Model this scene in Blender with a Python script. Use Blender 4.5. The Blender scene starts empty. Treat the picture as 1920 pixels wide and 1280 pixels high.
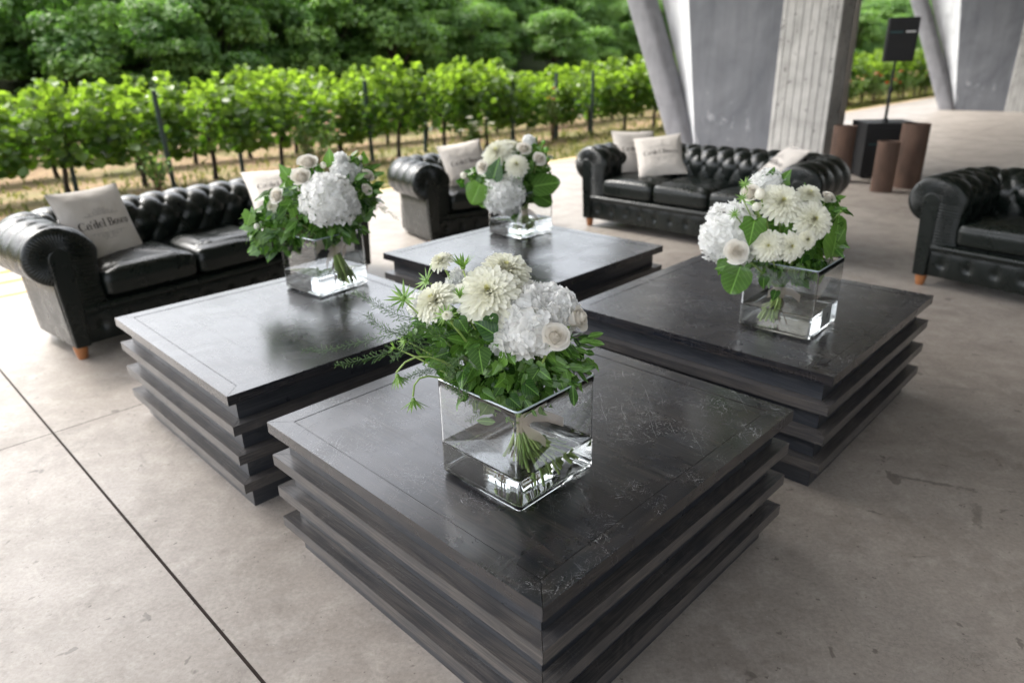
import bpy, math, random
import numpy as np
from mathutils import Vector, Matrix, noise as mnoise
from math import sin, cos, pi, radians, sqrt, atan2, exp

# ------------------------------------------------------------------ camera, sky, sun, exposure
scn = bpy.context.scene
C = scn.collection
F_PX, PITCH, ROLL, CAM_Z = 1307.2, 0.383477, -0.0237777, 1.55645
cam_d = bpy.data.cameras.new('camera'); cam = bpy.data.objects.new('camera', cam_d); C.objects.link(cam)
_r = Vector((1, 0, 0)); _up = Vector((0, sin(PITCH), cos(PITCH))); _fw = Vector((0, cos(PITCH), -sin(PITCH)))
_r2 = _r*cos(ROLL) + _up*sin(ROLL); _u2 = -_r*sin(ROLL) + _up*cos(ROLL)
cam.matrix_world = Matrix(((_r2.x, _u2.x, -_fw.x, 0), (_r2.y, _u2.y, -_fw.y, 0), (_r2.z, _u2.z, -_fw.z, CAM_Z), (0, 0, 0, 1)))
cam_d.sensor_width = 36; cam_d.lens = F_PX/1920*36
cam_d.clip_start = 0.05; cam_d.clip_end = 600
cam_d.dof.use_dof = True; cam_d.dof.focus_distance = 1.86; cam_d.dof.aperture_fstop = 2.1
scn.camera = cam

SUN_AZ, SUN_EL = radians(-62), radians(52)         # azimuth measured from +Y towards +X
w = bpy.data.worlds.new('World'); scn.world = w; w.use_nodes = True
nt = w.node_tree
sky = nt.nodes.new('ShaderNodeTexSky'); sky.sky_type = 'NISHITA'; sky.sun_disc = False
sky.sun_elevation = SUN_EL; sky.sun_rotation = SUN_AZ
sky.air_density = 1.0; sky.dust_density = 4.0; sky.ozone_density = 1.0
hs = nt.nodes.new('ShaderNodeHueSaturation'); hs.inputs['Saturation'].default_value = 0.3
bg = nt.nodes['Background']; bg.inputs['Strength'].default_value = 0.15
nt.links.new(sky.outputs[0], hs.inputs['Color']); nt.links.new(hs.outputs[0], bg.inputs['Color'])
sd = bpy.data.lights.new('sun', 'SUN'); sun = bpy.data.objects.new('sun', sd); C.objects.link(sun)
sd.energy = .9; sd.angle = radians(14); sd.color = (1.0, 0.97, 0.9)
_sv = Vector((sin(SUN_AZ)*cos(SUN_EL), cos(SUN_AZ)*cos(SUN_EL), sin(SUN_EL)))
sun.rotation_euler = _sv.to_track_quat('Z', 'Y').to_euler(); sun.location = _sv*30
scn.view_settings.view_transform = 'Standard'; scn.view_settings.look = 'None'
scn.view_settings.exposure = 2.1; scn.view_settings.gamma = 1.0
cy = scn.cycles
cy.max_bounces = 14; cy.diffuse_bounces = 4; cy.glossy_bounces = 5; cy.transmission_bounces = 14; cy.transparent_max_bounces = 16
cy.sample_clamp_indirect = 6.0; cy.use_denoising = True; cy.blur_glossy = 0.5

# ------------------------------------------------------------------ helpers
def rng(seed): return random.Random(seed)
E1 = Vector((sqrt(.5), sqrt(.5), 0)); E2 = Vector((-sqrt(.5), sqrt(.5), 0))     # along / out of the terrace
def sq(s, q, z=0): return E1*s + E2*q + Vector((0, 0, z))

class MB:
    def __init__(self): self.v = []; self.f = []; self.uv = []; self.mi = []; self.col = []; self.sm = []
    def add(self, vs, fs, uvs=None, mi=0, col=None, smooth=False):
        b = len(self.v); self.v += [tuple(p) for p in vs]
        for k, f in enumerate(fs):
            self.f.append([b+i for i in f]); self.mi.append(mi); self.sm.append(smooth)
            if uvs is None: self.uv += [(0.0, 0.0)]*len(f)
            else: self.uv += [uvs[i] for i in f]
            self.col.append(col if col is not None else (0.5, 0.5, 0.5))
    def grid(self, P, mi=0, smooth=True, closeu=False, closev=False, uvs=None, col=None, flip=False):
        nu, nv = len(P), len(P[0]); vs = [p for r in P for p in r]; fs = []
        for i in range(nu if closeu else nu-1):
            for j in range(nv if closev else nv-1):
                a = i*nv+j; b = ((i+1) % nu)*nv+j; c = ((i+1) % nu)*nv+(j+1) % nv; d = i*nv+(j+1) % nv
                fs.append((d, c, b, a) if flip else (a, b, c, d))
        self.add(vs, fs, uvs, mi, col, smooth)
    def quadface(self, pts, mi=0, uvs=None, col=None, smooth=False):
        self.add(pts, [tuple(range(len(pts)))], uvs, mi, col, smooth)
    def box(self, c, s, rz=0, mi=0, grain='x', off=None, col=None, R=None):
        """box, uv in metres with u along the grain"""
        hx, hy, hz = s[0]/2, s[1]/2, s[2]/2
        if off is None: off = (c[0]*3.7+c[1]*1.3, c[2]*9.1+c[0])
        F = [((-1,-1,-1),(1,-1,-1),(1,-1,1),(-1,-1,1)), ((1,-1,-1),(1,1,-1),(1,1,1),(1,-1,1)), ((1,1,-1),(-1,1,-1),(-1,1,1),(1,1,1)),
             ((-1,1,-1),(-1,-1,-1),(-1,-1,1),(-1,1,1)), ((-1,-1,1),(1,-1,1),(1,1,1),(-1,1,1)), ((-1,1,-1),(1,1,-1),(1,-1,-1),(-1,-1,-1))]
        ca, sa = cos(rz), sin(rz)
        for k, f in enumerate(F):
            vs, uv = [], []
            for q in f:
                x, y, z = q[0]*hx, q[1]*hy, q[2]*hz
                if k in (0, 2): a, b = x, z
                elif k in (1, 3): a, b = y, z
                else: a, b = (x, y) if grain == 'x' else (y, x)
                if grain == 'z' and k < 4: a, b = b, a
                uv.append((a+off[0], b+off[1]+k*.37))
                if R is not None: p = R @ Vector((x, y, z)); vs.append((c[0]+p.x, c[1]+p.y, c[2]+p.z))
                else: vs.append((c[0]+x*ca-y*sa, c[1]+x*sa+y*ca, c[2]+z))
            self.add(vs, [(0, 1, 2, 3)], uv, mi, col)
    def tube(self, pts, r, n=8, mi=0, smooth=True, cap=True, col=None):
        pts = [Vector(p) for p in pts]; rr = r if isinstance(r, (list, tuple)) else [r]*len(pts)
        P = []; prev = None
        for i, p in enumerate(pts):
            t = (pts[min(i+1, len(pts)-1)]-pts[max(i-1, 0)]).normalized()
            if prev is None:
                a = Vector((0, 0, 1)) if abs(t.z) < .9 else Vector((1, 0, 0)); prev = t.cross(a).normalized()
            prev = (prev - t*prev.dot(t)).normalized(); b = t.cross(prev)
            P.append([p+(prev*cos(2*pi*k/n)+b*sin(2*pi*k/n))*rr[i] for k in range(n)])
        self.grid(P, mi, smooth, closev=True, col=col)
        if cap:
            self.quadface(P[0][::1], mi, col=col); self.quadface(P[-1][::-1], mi, col=col)
    def lathe(self, prof, c=(0, 0, 0), n=24, mi=0, smooth=True, col=None):
        P = [[(c[0]+r*cos(2*pi*k/n), c[1]+r*sin(2*pi*k/n), c[2]+z) for k in range(n)] for r, z in prof]
        self.grid(P, mi, smooth, closev=True, col=col, flip=True)
        if prof[0][0] > 1e-5: self.quadface(P[0][::-1], mi, col=col)
        if prof[-1][0] > 1e-5: self.quadface(P[-1], mi, col=col)
    def build(self, name, mats, parent=None, bevel=0, seg=2, sharp=None, subsurf=0):
        me = bpy.data.meshes.new(name); me.from_pydata(self.v, [], self.f)
        uvl = me.uv_layers.new(name='UVMap'); uvl.data.foreach_set('uv', [x for p in self.uv for x in p])
        at = me.attributes.new('tint', 'FLOAT_COLOR', 'FACE')
        at.data.foreach_set('color', [x for c in self.col for x in (c[0], c[1], c[2], 1.0)])
        me.polygons.foreach_set('material_index', self.mi); me.polygons.foreach_set('use_smooth', self.sm)
        for m in (mats if isinstance(mats, (list, tuple)) else [mats]): me.materials.append(m)
        me.validate(); me.update()
        o = bpy.data.objects.new(name, me); C.objects.link(o)
        if parent: o.parent = parent
        if bevel:
            b = o.modifiers.new('bevel', 'BEVEL'); b.width = bevel; b.segments = seg; b.limit_method = 'ANGLE'; b.angle_limit = radians(40)
        if subsurf:
            b = o.modifiers.new('sub', 'SUBSURF'); b.levels = subsurf; b.render_levels = subsurf
        return o

def weld(o, d=1e-4):
    import bmesh
    bm = bmesh.new(); bm.from_mesh(o.data); bmesh.ops.remove_doubles(bm, verts=bm.verts, dist=d); bm.to_mesh(o.data); bm.free(); return o
def tag(o, label=None, cat=None, group=None, kind=None):
    if label: o['label'] = label
    if cat: o['category'] = cat
    if group: o['group'] = group
    if kind: o['kind'] = kind
    return o
def empty(name, loc, rz=0, label=None, cat=None, group=None):
    o = bpy.data.objects.new(name, None); C.objects.link(o); o.location = loc; o.rotation_euler = (0, 0, rz); o.empty_display_size = .1
    return tag(o, label, cat, group)
def kids(o): return [x for x in C.objects if x.parent == o]
def copy_tree(o, parent=None):
    c = o.copy(); C.objects.link(c)
    if parent: c.parent = parent
    for ch in kids(o): copy_tree(ch, c)
    return c

# ------------------------------------------------------------------ materials
def mat(name): 
    m = bpy.data.materials.new(name); m.use_nodes = True
    n = m.node_tree.nodes; return m, m.node_tree, n['Principled BSDF']
class NT:
    def __init__(self, t): self.t = t
    def n(self, typ, **kw):
        x = self.t.nodes.new('ShaderNode'+typ)
        for k, v in kw.items():
            if k.startswith('i_'):
                key = k[2:]; x.inputs[int(key) if key.isdigit() else key.replace('_', ' ')].default_value = v
            else: setattr(x, k, v)
        return x
    def l(self, a, b): self.t.links.new(a, b)
    def noise(self, vec, scale, detail=4, rough=.5, dist=0):
        x = self.n('TexNoise'); x.inputs['Scale'].default_value = scale; x.inputs['Detail'].default_value = detail
        x.inputs['Roughness'].default_value = rough; x.inputs['Distortion'].default_value = dist
        if vec is not None: self.l(vec, x.inputs['Vector'])
        return x.outputs['Fac']
    def ramp(self, fac, stops, interp='LINEAR'):
        x = self.n('ValToRGB'); x.color_ramp.interpolation = interp; e = x.color_ramp.elements
        while len(e) < len(stops): e.new(0.5)
        for i, (p, c) in enumerate(stops):
            e[i].position = p; e[i].color = (c, c, c, 1) if isinstance(c, (int, float)) else (*c, 1)
        self.l(fac, x.inputs['Fac']); return x.outputs['Color']
    def mix(self, fac, a, b, mode='MIX'):
        x = self.n('Mix', data_type='RGBA', blend_type=mode)
        for s, i in ((fac, 0), (a, 6), (b, 7)):
            if isinstance(s, (int, float)): x.inputs[i].default_value = s
            elif isinstance(s, tuple): x.inputs[i].default_value = (*s, 1)
            else: self.l(s, x.inputs[i])
        return x.outputs[2]
    def math(self, op, a, b=0.0, c=None, clamp=False):
        x = self.n('Math', operation=op, use_clamp=clamp)
        for s, i in ((a, 0), (b, 1)) + (((c, 2),) if c is not None else ()):
            if isinstance(s, (int, float)): x.inputs[i].default_value = s
            else: self.l(s, x.inputs[i])
        return x.outputs[0]
    def mapping(self, vec, scale=(1, 1, 1), rot=(0, 0, 0), loc=(0, 0, 0)):
        x = self.n('Mapping'); x.inputs['Scale'].default_value = scale; x.inputs['Rotation'].default_value = rot; x.inputs['Location'].default_value = loc
        self.l(vec, x.inputs['Vector']); return x.outputs[0]
    def bump(self, h, strength=.3, dist=.01, normal=None):
        x = self.n('Bump'); x.inputs['Strength'].default_value = strength; x.inputs['Distance'].default_value = dist
        self.l(h, x.inputs['Height'])
        if normal is not None: self.l(normal, x.inputs['Normal'])
        return x.outputs[0]
    def tc(self, out='Object'): return self.n('TexCoord').outputs[out]
    def geo(self): return self.n('NewGeometry').outputs['Position']

def simple(name, col, rough=.5, metal=0, bump=None, spec=None, var=0.0, vscale=8, tint=False, trans=None, sheen=0):
    m, t, b = mat(name); N = NT(t)
    b.inputs['Roughness'].default_value = rough; b.inputs['Metallic'].default_value = metal
    if spec is not None: b.inputs['Specular IOR Level'].default_value = spec
    if sheen: b.inputs['Sheen Weight'].default_value = sheen
    src = None
    if var:
        nz = N.noise(N.tc(), vscale, 5, .6)
        src = N.mix(nz, tuple(max(0, c*(1-var)) for c in col), tuple(min(1, c*(1+var)) for c in col))
    if tint:
        a = N.n('Attribute', attribute_name='tint'); a.attribute_type = 'GEOMETRY'
        src = N.mix(1.0, src if src is not None else col, N.mix(1.0, a.outputs['Color'], (2, 2, 2), 'MULTIPLY'), 'MULTIPLY')
    if src is None: b.inputs['Base Color'].default_value = (*col, 1)
    else: N.l(src, b.inputs['Base Color'])
    if bump:
        N.l(N.bump(N.noise(N.tc(), bump[0], 4, .6), bump[1], bump[2] if len(bump) > 2 else .005), b.inputs['Normal'])
    if trans:                                           # thin petals and leaves let light through
        tr = N.n('BsdfTranslucent')
        if src is None: tr.inputs['Color'].default_value = (*[min(1, c*trans[1]) for c in col], 1)
        else: N.l(N.mix(1.0, src, (trans[1],)*3 if isinstance(trans[1], (int, float)) else trans[1], 'MULTIPLY'), tr.inputs['Color'])
        ms = N.n('MixShader'); ms.inputs[0].default_value = trans[0]
        N.l(b.outputs[0], ms.inputs[1]); N.l(tr.outputs[0], ms.inputs[2]); N.l(ms.outputs[0], t.nodes['Material Output'].inputs['Surface'])
    return m

def wood_mat(name, dark, light, scratch=1.0, rough=(.22, .42), coat=.4, fr=75):
    m, t, b = mat(name); N = NT(t); uv = N.tc('UV'); ob = N.tc('Object')
    g1 = N.noise(N.mapping(uv, (1.5, fr, 1)), 1.0, 7, .66, .5)          # long grain
    g2 = N.noise(N.mapping(uv, (3.0, fr*3.2, 1)), 1.0, 3, .6, .3)          # pores
    g3 = N.noise(N.mapping(uv, (.8, 7.5, 1)), 1.0, 2, .5, 1.6)          # cathedral figure
    wv = N.math('PINGPONG', N.math('MULTIPLY', g3, 14.0), .5)
    f = N.math('ADD', N.math('MULTIPLY', g1, .72), N.math('MULTIPLY', wv, .34))
    col = N.mix(N.ramp(f, [(.34, 0.0), (.66, 1.0)]), dark, light)
    col = N.mix(N.math('MULTIPLY', N.ramp(g2, [(.42, 1.0), (.52, 0.0)]), .55), col, tuple(c*.35 for c in dark))
    # worn blue-grey stain blotches
    bl = N.noise(uv, 5.0, 4, .6, .5)
    col = N.mix(N.ramp(bl, [(.45, 0.0), (.75, .55)]), col, (.020, .024, .033))
    vo = N.n('TexVoronoi'); vo.inputs['Scale'].default_value = 1.0; N.l(N.mapping(uv, (2.2, 7.0, 1)), vo.inputs['Vector'])
    knot = N.ramp(vo.outputs['Distance'], [(.03, 1.0), (.09, 0.0)])
    col = N.mix(N.math('MULTIPLY', knot, .8), col, (.012, .009, .008))
    # scratches and scuffs
    ln = None
    wn = N.n('TexNoise'); wn.inputs['Scale'].default_value = 14; N.l(ob, wn.inputs['Vector'])
    wv_ = N.n('VectorMath', operation='SCALE'); wv_.inputs['Scale'].default_value = .022; N.l(wn.outputs['Color'], wv_.inputs[0])
    wa_ = N.n('VectorMath', operation='ADD'); N.l(ob, wa_.inputs[0]); N.l(wv_.outputs[0], wa_.inputs[1]); obw = wa_.outputs[0]
    for rz_, sx_, sy_, of_, th_ in ((.35, 26, 300, 0, .672), (1.25, 32, 330, 4, .675), (2.2, 24, 280, 8, .675), (2.9, 40, 360, 13, .672), (.8, 3.0, 420, 21, .685)):
        q_ = N.ramp(N.noise(N.mapping(N.mapping(obw, (1, 1, 1), (0, 0, rz_), (of_, of_, 0)), (sx_, sy_, 1)), 1.0, 2, .6, .6), [(th_, 0.0), (th_+.025, 1.0)])
        ln = q_ if ln is None else N.math('ADD', ln, q_, clamp=True)
    brk = 1.0
    area = N.ramp(N.noise(N.mapping(ob, (1, 1, 1), (0, 0, 0), (2.3, .4, 0)), 4.2, 4, .7), [(.48, 0.04), (.60, 1.0)])
    speck = N.ramp(N.noise(ob, 260, 2, .5), [(.655, 0.0), (.69, 1.0)])
    geo = N.n('NewGeometry'); nz = N.n('SeparateXYZ'); N.l(geo.outputs['Normal'], nz.inputs[0])
    upm = N.ramp(nz.outputs[2], [(.5, .12), (.95, 1.0)])
    sc = N.math('MULTIPLY', N.math('MULTIPLY', N.math('ADD', N.math('MULTIPLY', ln, brk), N.math('MULTIPLY', speck, .9), clamp=True), area), N.math('MULTIPLY', upm, scratch))
    col = N.mix(N.math('MULTIPLY', sc, .75), col, (.50, .51, .52))
    N.l(col, b.inputs['Base Color'])
    rg = N.noise(ob, 4.5, 5, .65, .6)
    r = N.math('ADD', N.ramp(rg, [(.3, rough[0]), (.7, rough[1])]), N.math('MULTIPLY', sc, .3)); N.l(r, b.inputs['Roughness'])
    h = N.math('ADD', N.math('MULTIPLY', g2, .5), g1)
    N.l(N.bump(h, .10, .002), b.inputs['Normal'])
    b.inputs['Specular IOR Level'].default_value = .5
    b.inputs['Coat Weight'].default_value = coat; b.inputs['Coat Roughness'].default_value = .17
    return m
M = {}
M['table_wood'] = wood_mat('table_wood', (.0085, .0098, .0140), (.052, .043, .038), .8, (.20, .36), .4, 75)
M['table_wood_clean'] = wood_mat('table_wood_clean', (.0085, .0098, .0140), (.046, .040, .037), .22, (.20, .34), .4, 75)
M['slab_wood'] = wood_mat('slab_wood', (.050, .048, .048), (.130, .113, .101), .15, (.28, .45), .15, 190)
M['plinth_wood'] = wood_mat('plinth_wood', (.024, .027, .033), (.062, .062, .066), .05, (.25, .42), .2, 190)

def concrete_floor():
    m, t, b = mat('concrete_floor'); N = NT(t); g = N.geo()
    big = N.noise(g, .45, 3, .5, .3); mid = N.noise(g, 2.3, 7, .68, .3); fin = N.noise(g, 70, 5, .75); cl = N.noise(g, 9, 6, .7, .2)
    col = N.mix(N.ramp(big, [(.35, 0.0), (.65, 1.0)]), (.310, .272, .238), (.385, .345, .305))
    col = N.mix(N.ramp(mid, [(.42, 0.0), (.66, .75)]), col, (.225, .196, .170))
    col = N.mix(N.ramp(cl, [(.48, 0.0), (.70, .55)]), col, (.46, .42, .375))
    col = N.mix(N.ramp(fin, [(.35, .32), (.60, 0.0)]), col, (.09, .08, .07))
    tro = N.noise(N.mapping(g, (1.2, 5.0, 1), (0, 0, radians(24))), 1.3, 6, .7, 1.5)    # trowel swirls
    col = N.mix(N.ramp(tro, [(.52, 0.0), (.72, .25)]), col, (.36, .335, .305))
    tr2 = N.noise(N.mapping(g, (1.0, 1.0, 1), (0, 0, radians(24)), (8, 3, 0)), 5.5, 7, .75, .9)
    col = N.mix(N.ramp(tr2, [(.56, 0.0), (.70, .38)]), col, (.115, .10, .088))
    sp = N.noise(N.mapping(g, (1, 1, 1), (0, 0, 0), (1, 6, 0)), 11, 3, .6, .5); col = N.mix(N.ramp(sp, [(.665, 0.0), (.70, .6)]), col, (.085, .072, .062))
    sp2 = N.noise(N.mapping(g, (1, 1, 1), (0, 0, 0), (3, 8, 0)), 46, 2, .5); col = N.mix(N.ramp(sp2, [(.70, 0.0), (.74, .7)]), col, (.08, .065, .055))
    sp3 = N.noise(N.mapping(g, (1, 1, 1), (0, 0, 0), (7, 1, 0)), 95, 2, .5); col = N.mix(N.ramp(sp3, [(.70, 0.0), (.73, .5)]), col, (.42, .39, .35))
    for k_, sc_, am_ in ((1, 1.7, .45), (5, 3.3, .3)):
        scr = N.math('ABSOLUTE', N.math('SUBTRACT', N.noise(N.mapping(g, (1, 1, 1), (0, 0, k_), (5*k_, 2, 0)), sc_, 6, .7, .8), .5))
        msk = N.ramp(N.noise(N.mapping(g, (1, 1, 1), (0, 0, 0), (k_*3, 1, 0)), 1.1, 3, .6), [(.5, 0.0), (.6, 1.0)])
        col = N.mix(N.math('MULTIPLY', N.ramp(scr, [(0, am_), (.0035, 0.0)]), msk), col, (.07, .06, .055))
    # dark tyre smear and glue mark on the right
    def smear(cx, cy, ang, lx, ly, amt, c):
        nonlocal col
        mp = N.n('Mapping', vector_type='TEXTURE'); mp.inputs['Location'].default_value = (cx, cy, 0); mp.inputs['Rotation'].default_value = (0, 0, ang); mp.inputs['Scale'].default_value = (lx, ly, 1)
        N.l(g, mp.inputs['Vector']); s = N.n('SeparateXYZ'); N.l(mp.outputs[0], s.inputs[0])
        d = N.math('MAXIMUM', N.math('ABSOLUTE', s.outputs[0]), N.math('ABSOLUTE', s.outputs[1]))
        d = N.math('ADD', d, N.math('MULTIPLY', N.math('SUBTRACT', N.noise(g, 22, 6, .8), .42), 3.2))
        col = N.mix(N.math('MULTIPLY', N.ramp(d, [(.75, 1.0), (1.0, 0.0)]), amt), col, c)
    smear(1.60, 2.30, radians(-26), .20, .016, .6, (.07, .062, .055))
    smear(1.66, 2.08, radians(62), .10, .024, .45, (.08, .07, .06))
    smear(2.2, 3.1, radians(-15), .16, .03, .4, (.15, .13, .12))
    N.l(col, b.inputs['Base Color'])
    N.l(N.ramp(mid, [(.3, .36), (.7, .58)]), b.inputs['Roughness'])
    N.l(N.bump(N.math('ADD', N.math('MULTIPLY', fin, .5), N.math('MULTIPLY', cl, .6)), .25, .003), b.inputs['Normal'])
    return m
M['floor'] = concrete_floor()
def concrete(name, a, c, scale=3, streak=0.4, board=False, stain=None):
    m, t, b = mat(name); N = NT(t); g = N.tc()
    n1 = N.noise(g, scale, 6, .6, .4); n2 = N.noise(N.mapping(g, (7, 7, .7)), 1.0, 4, .6, .5); n3 = N.noise(g, 45, 3, .6)
    col = N.mix(N.ramp(n1, [(.3, 0.0), (.7, 1.0)]), a, c)
    col = N.mix(N.math('MULTIPLY', N.ramp(n2, [(.45, 0.0), (.75, 1.0)]), streak), col, tuple(x*.55 for x in a))
    if board:
        dots = N.ramp(N.noise(g, 14, 2, .5), [(.66, 0.0), (.70, .8)]); col = N.mix(dots, col, (.10, .095, .09))
    if stain: col = N.mix(N.ramp(N.noise(N.mapping(g, (1.6, 1.6, .7), (0, 0, 0), (1.7, .3, .9)), 1.3, 7, .7, 1.0), [(.60, 0.0), (.72, .8)]), col, stain)
    N.l(col, b.inputs['Base Color']); b.inputs['Roughness'].default_value = .8
    N.l(N.bump(N.math('ADD', N.math('MULTIPLY', n3, .3), n1), .3, .01), b.inputs['Normal'])
    return m
M['plaster'] = concrete('grey_plaster', (.085, .090, .104), (.165, .170, .185), 1.1, .35, stain=(.45, .46, .48))
M['plaster_skylit'] = concrete('skylit_plaster', (.48, .49, .51), (.76, .77, .78), 1.6, .5)  # skylight on the splayed facet, put into a paler plaster colour
M['strut'] = concrete('strut_concrete', (.17, .17, .185), (.24, .24, .255), 3.0, .3)
M['board'] = concrete('board_concrete', (.32, .315, .30), (.56, .55, .53), 2.2, .6, board=True)
M['dark_conc'] = concrete('dark_concrete', (.10, .10, .10), (.16, .16, .155), 3, .4)
M['ceiling'] = concrete('ceiling_concrete', (.27, .27, .265), (.34, .34, .33), 1, .2)

def leather():
    m, t, b = mat('green_black_leather'); N = NT(t); g = N.tc()
    n1 = N.noise(g, 6, 5, .6, .3)
    col = N.mix(n1, (.0022, .0042, .0034), (.0055, .0088, .0070)); 
    wr = N.ramp(N.noise(g, 55, 3, .7), [(.70, 0.0), (.80, .3)]); col = N.mix(wr, col, (.03, .034, .028))
    N.l(col, b.inputs['Base Color'])
    N.l(N.ramp(N.noise(g, 9, 5, .7, .5), [(.3, .22), (.7, .38)]), b.inputs['Roughness'])
    v = N.n('TexVoronoi'); v.inputs['Scale'].default_value = 420; N.l(g, v.inputs['Vector'])
    cr = N.noise(g, 24, 7, .7, 1.6)
    N.l(N.bump(cr, .30, .007, N.bump(v.outputs['Distance'], .12, .001)), b.inputs['Normal'])
    b.inputs['Specular IOR Level'].default_value = .42
    return m
M['leather'] = leather()
M['leather_worn'] = M['leather']
M['foot'] = simple('orange_beech', (.33, .13, .045), .4, var=.3, vscale=20)

def linen():
    m, t, b = mat('natural_linen'); N = NT(t); uv = N.tc('UV')
    a = N.noise(N.mapping(uv, (90, 700, 1)), 1, 2, .5); c = N.noise(N.mapping(uv, (700, 90, 1)), 1, 2, .5); k = N.noise(uv, 6, 4, .6)
    f = N.math('MULTIPLY', N.math('ADD', a, c), .5)
    col = N.mix(f, (.42, .38, .34), (.72, .67, .61)); col = N.mix(N.math('MULTIPLY', k, .3), col, (.50, .46, .41))
    N.l(col, b.inputs['Base Color']); b.inputs['Roughness'].default_value = .9; b.inputs['Sheen Weight'].default_value = .2
    N.l(N.bump(f, .35, .002, N.bump(N.noise(uv, 7, 4, .6, .6), .5, .012)), b.inputs['Normal'])
    return m
M['linen'] = linen()
M['print_black'] = simple('faded_black_print', (.035, .028, .028), .85)
M['print_grey'] = simple('pale_grey_print', (.30, .28, .26), .9)
M['paper'] = simple('white_paper', (.8, .8, .78), .6)

def glass_mat():
    m, t, b = mat('clear_glass'); t.nodes.remove(b); N = NT(t)
    g = N.n('BsdfGlass'); g.inputs['Color'].default_value = (.993, .998, .997, 1); g.inputs['Roughness'].default_value = 0; g.inputs['IOR'].default_value = 1.48
    N.l(g.outputs[0], t.nodes['Material Output'].inputs['Surface']); return m
M['glass'] = glass_mat()
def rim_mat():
    m, t, b = mat('sky_tinted_ground_edge'); N = NT(t); b.inputs['Base Color'].default_value = (.62, .74, .80, 1); b.inputs['Roughness'].default_value = .18  # ground edge; pale blue puts the sky's reflection into its colour
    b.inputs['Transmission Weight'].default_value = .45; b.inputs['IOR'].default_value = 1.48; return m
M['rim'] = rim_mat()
def water_mat():
    m, t, b = mat('water'); t.nodes.remove(b); N = NT(t)
    g = N.n('BsdfGlass'); g.inputs['Color'].default_value = (.995, .998, .998, 1); g.inputs['Roughness'].default_value = 0; g.inputs['IOR'].default_value = 1.33
    N.l(g.outputs[0], t.nodes['Material Output'].inputs['Surface']); return m
M['water'] = water_mat()

def dahlia_mat():
    m, t, b = mat('cream_dahlia_petal'); N = NT(t); a = N.n('Attribute', attribute_name='tint')
    s = N.n('SeparateColor'); N.l(a.outputs['Color'], s.inputs[0])
    col = N.mix(s.outputs[0], (.91, .905, .83), (.76, .74, .26)); 
    N.l(col, b.inputs['Base Color']); b.inputs['Roughness'].default_value = .6
    tr = N.n('BsdfTranslucent'); N.l(col, tr.inputs['Color']); ms = N.n('MixShader'); ms.inputs[0].default_value = .4
    N.l(b.outputs[0], ms.inputs[1]); N.l(tr.outputs[0], ms.inputs[2]); N.l(ms.outputs[0], t.nodes['Material Output'].inputs['Surface'])
    return m
M['dahlia'] = dahlia_mat()
M['hydrangea'] = simple('white_hydrangea', (.96, .96, .945), .6, tint=True, trans=(.5, 1.0))
M['rose_petal'] = simple('ivory_rose', (.92, .90, .85), .55, tint=True, trans=(.35, 1.0))
M['floret_eye'] = simple('floret_eye', (.55, .58, .35), .6)
def leaf_mat(name, c1, c2, rough=.35, tr=.25, vein=False, trc=(1.6, 1.9, .8)):
    m, t, b = mat(name); N = NT(t); a = N.n('Attribute', attribute_name='tint'); s = N.n('SeparateColor'); N.l(a.outputs['Color'], s.inputs[0])
    col = N.mix(s.outputs[0], c1, c2)
    if vein:
        uv = N.tc('UV'); u = N.n('SeparateXYZ'); N.l(uv, u.inputs[0])
        mid = N.ramp(N.math('ABSOLUTE', u.outputs[0]), [(0.0, .7), (.035, 0.0)])
        wv = N.math('SINE', N.math('MULTIPLY', N.math('SUBTRACT', u.outputs[1], N.math('MULTIPLY', N.math('ABSOLUTE', u.outputs[0]), .9)), 34))
        sv = N.ramp(wv, [(.93, 0.0), (1.0, .35)])
        col = N.mix(N.math('MAXIMUM', mid, sv), col, tuple(min(1, x*2.0+.03) for x in c2))
    N.l(col, b.inputs['Base Color']); b.inputs['Roughness'].default_value = rough; b.inputs['Specular IOR Level'].default_value = .5
    if tr:
        tb = N.n('BsdfTranslucent'); N.l(N.mix(1.0, col, trc, 'MULTIPLY'), tb.inputs['Color']); ms = N.n('MixShader'); ms.inputs[0].default_value = tr
        N.l(b.outputs[0], ms.inputs[1]); N.l(tb.outputs[0], ms.inputs[2]); N.l(ms.outputs[0], t.nodes['Material Output'].inputs['Surface'])
    return m
M['ivy'] = leaf_mat('ivy_leaf', (.020, .068, .012), (.125, .250, .042), .25, .25, True)
M['ruscus'] = leaf_mat('ruscus_leaf', (.026, .08, .014), (.115, .235, .045), .35, .2, True)
M['fern'] = leaf_mat('fern_green', (.03, .075, .025), (.11, .19, .06), .5, .2)
M['stem'] = leaf_mat('flower_stem', (.13, .24, .04), (.36, .47, .14), .45, 0)
M['scab'] = leaf_mat('spiky_bract', (.09, .20, .03), (.24, .38, .09), .45, .25)
M['bark'] = simple('vine_bark', (.045, .034, .027), .9, var=.5, vscale=30, bump=(60, .6, .01))
M['twig'] = simple('brown_twig', (.13, .08, .045), .7, var=.3)
M['ribbon'] = simple('sheer_ribbon', (.78, .66, .58), .6, trans=(.45, 1.0))
_t = M['ribbon'].node_tree; _N = NT(_t); _o = _t.nodes['Material Output']; _s = _o.inputs['Surface'].links[0].from_socket   # open weave
_tr = _N.n('BsdfTransparent'); _mx = _N.n('MixShader'); _mx.inputs[0].default_value = .38; _N.l(_s, _mx.inputs[1]); _N.l(_tr.outputs[0], _mx.inputs[2]); _N.l(_mx.outputs[0], _o.inputs['Surface'])
M['vine_leaf'] = leaf_mat('vine_leaf', (.030, .085, .014), (.205, .30, .062), .36, .50, trc=(1.7, 1.8, .6))
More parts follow.
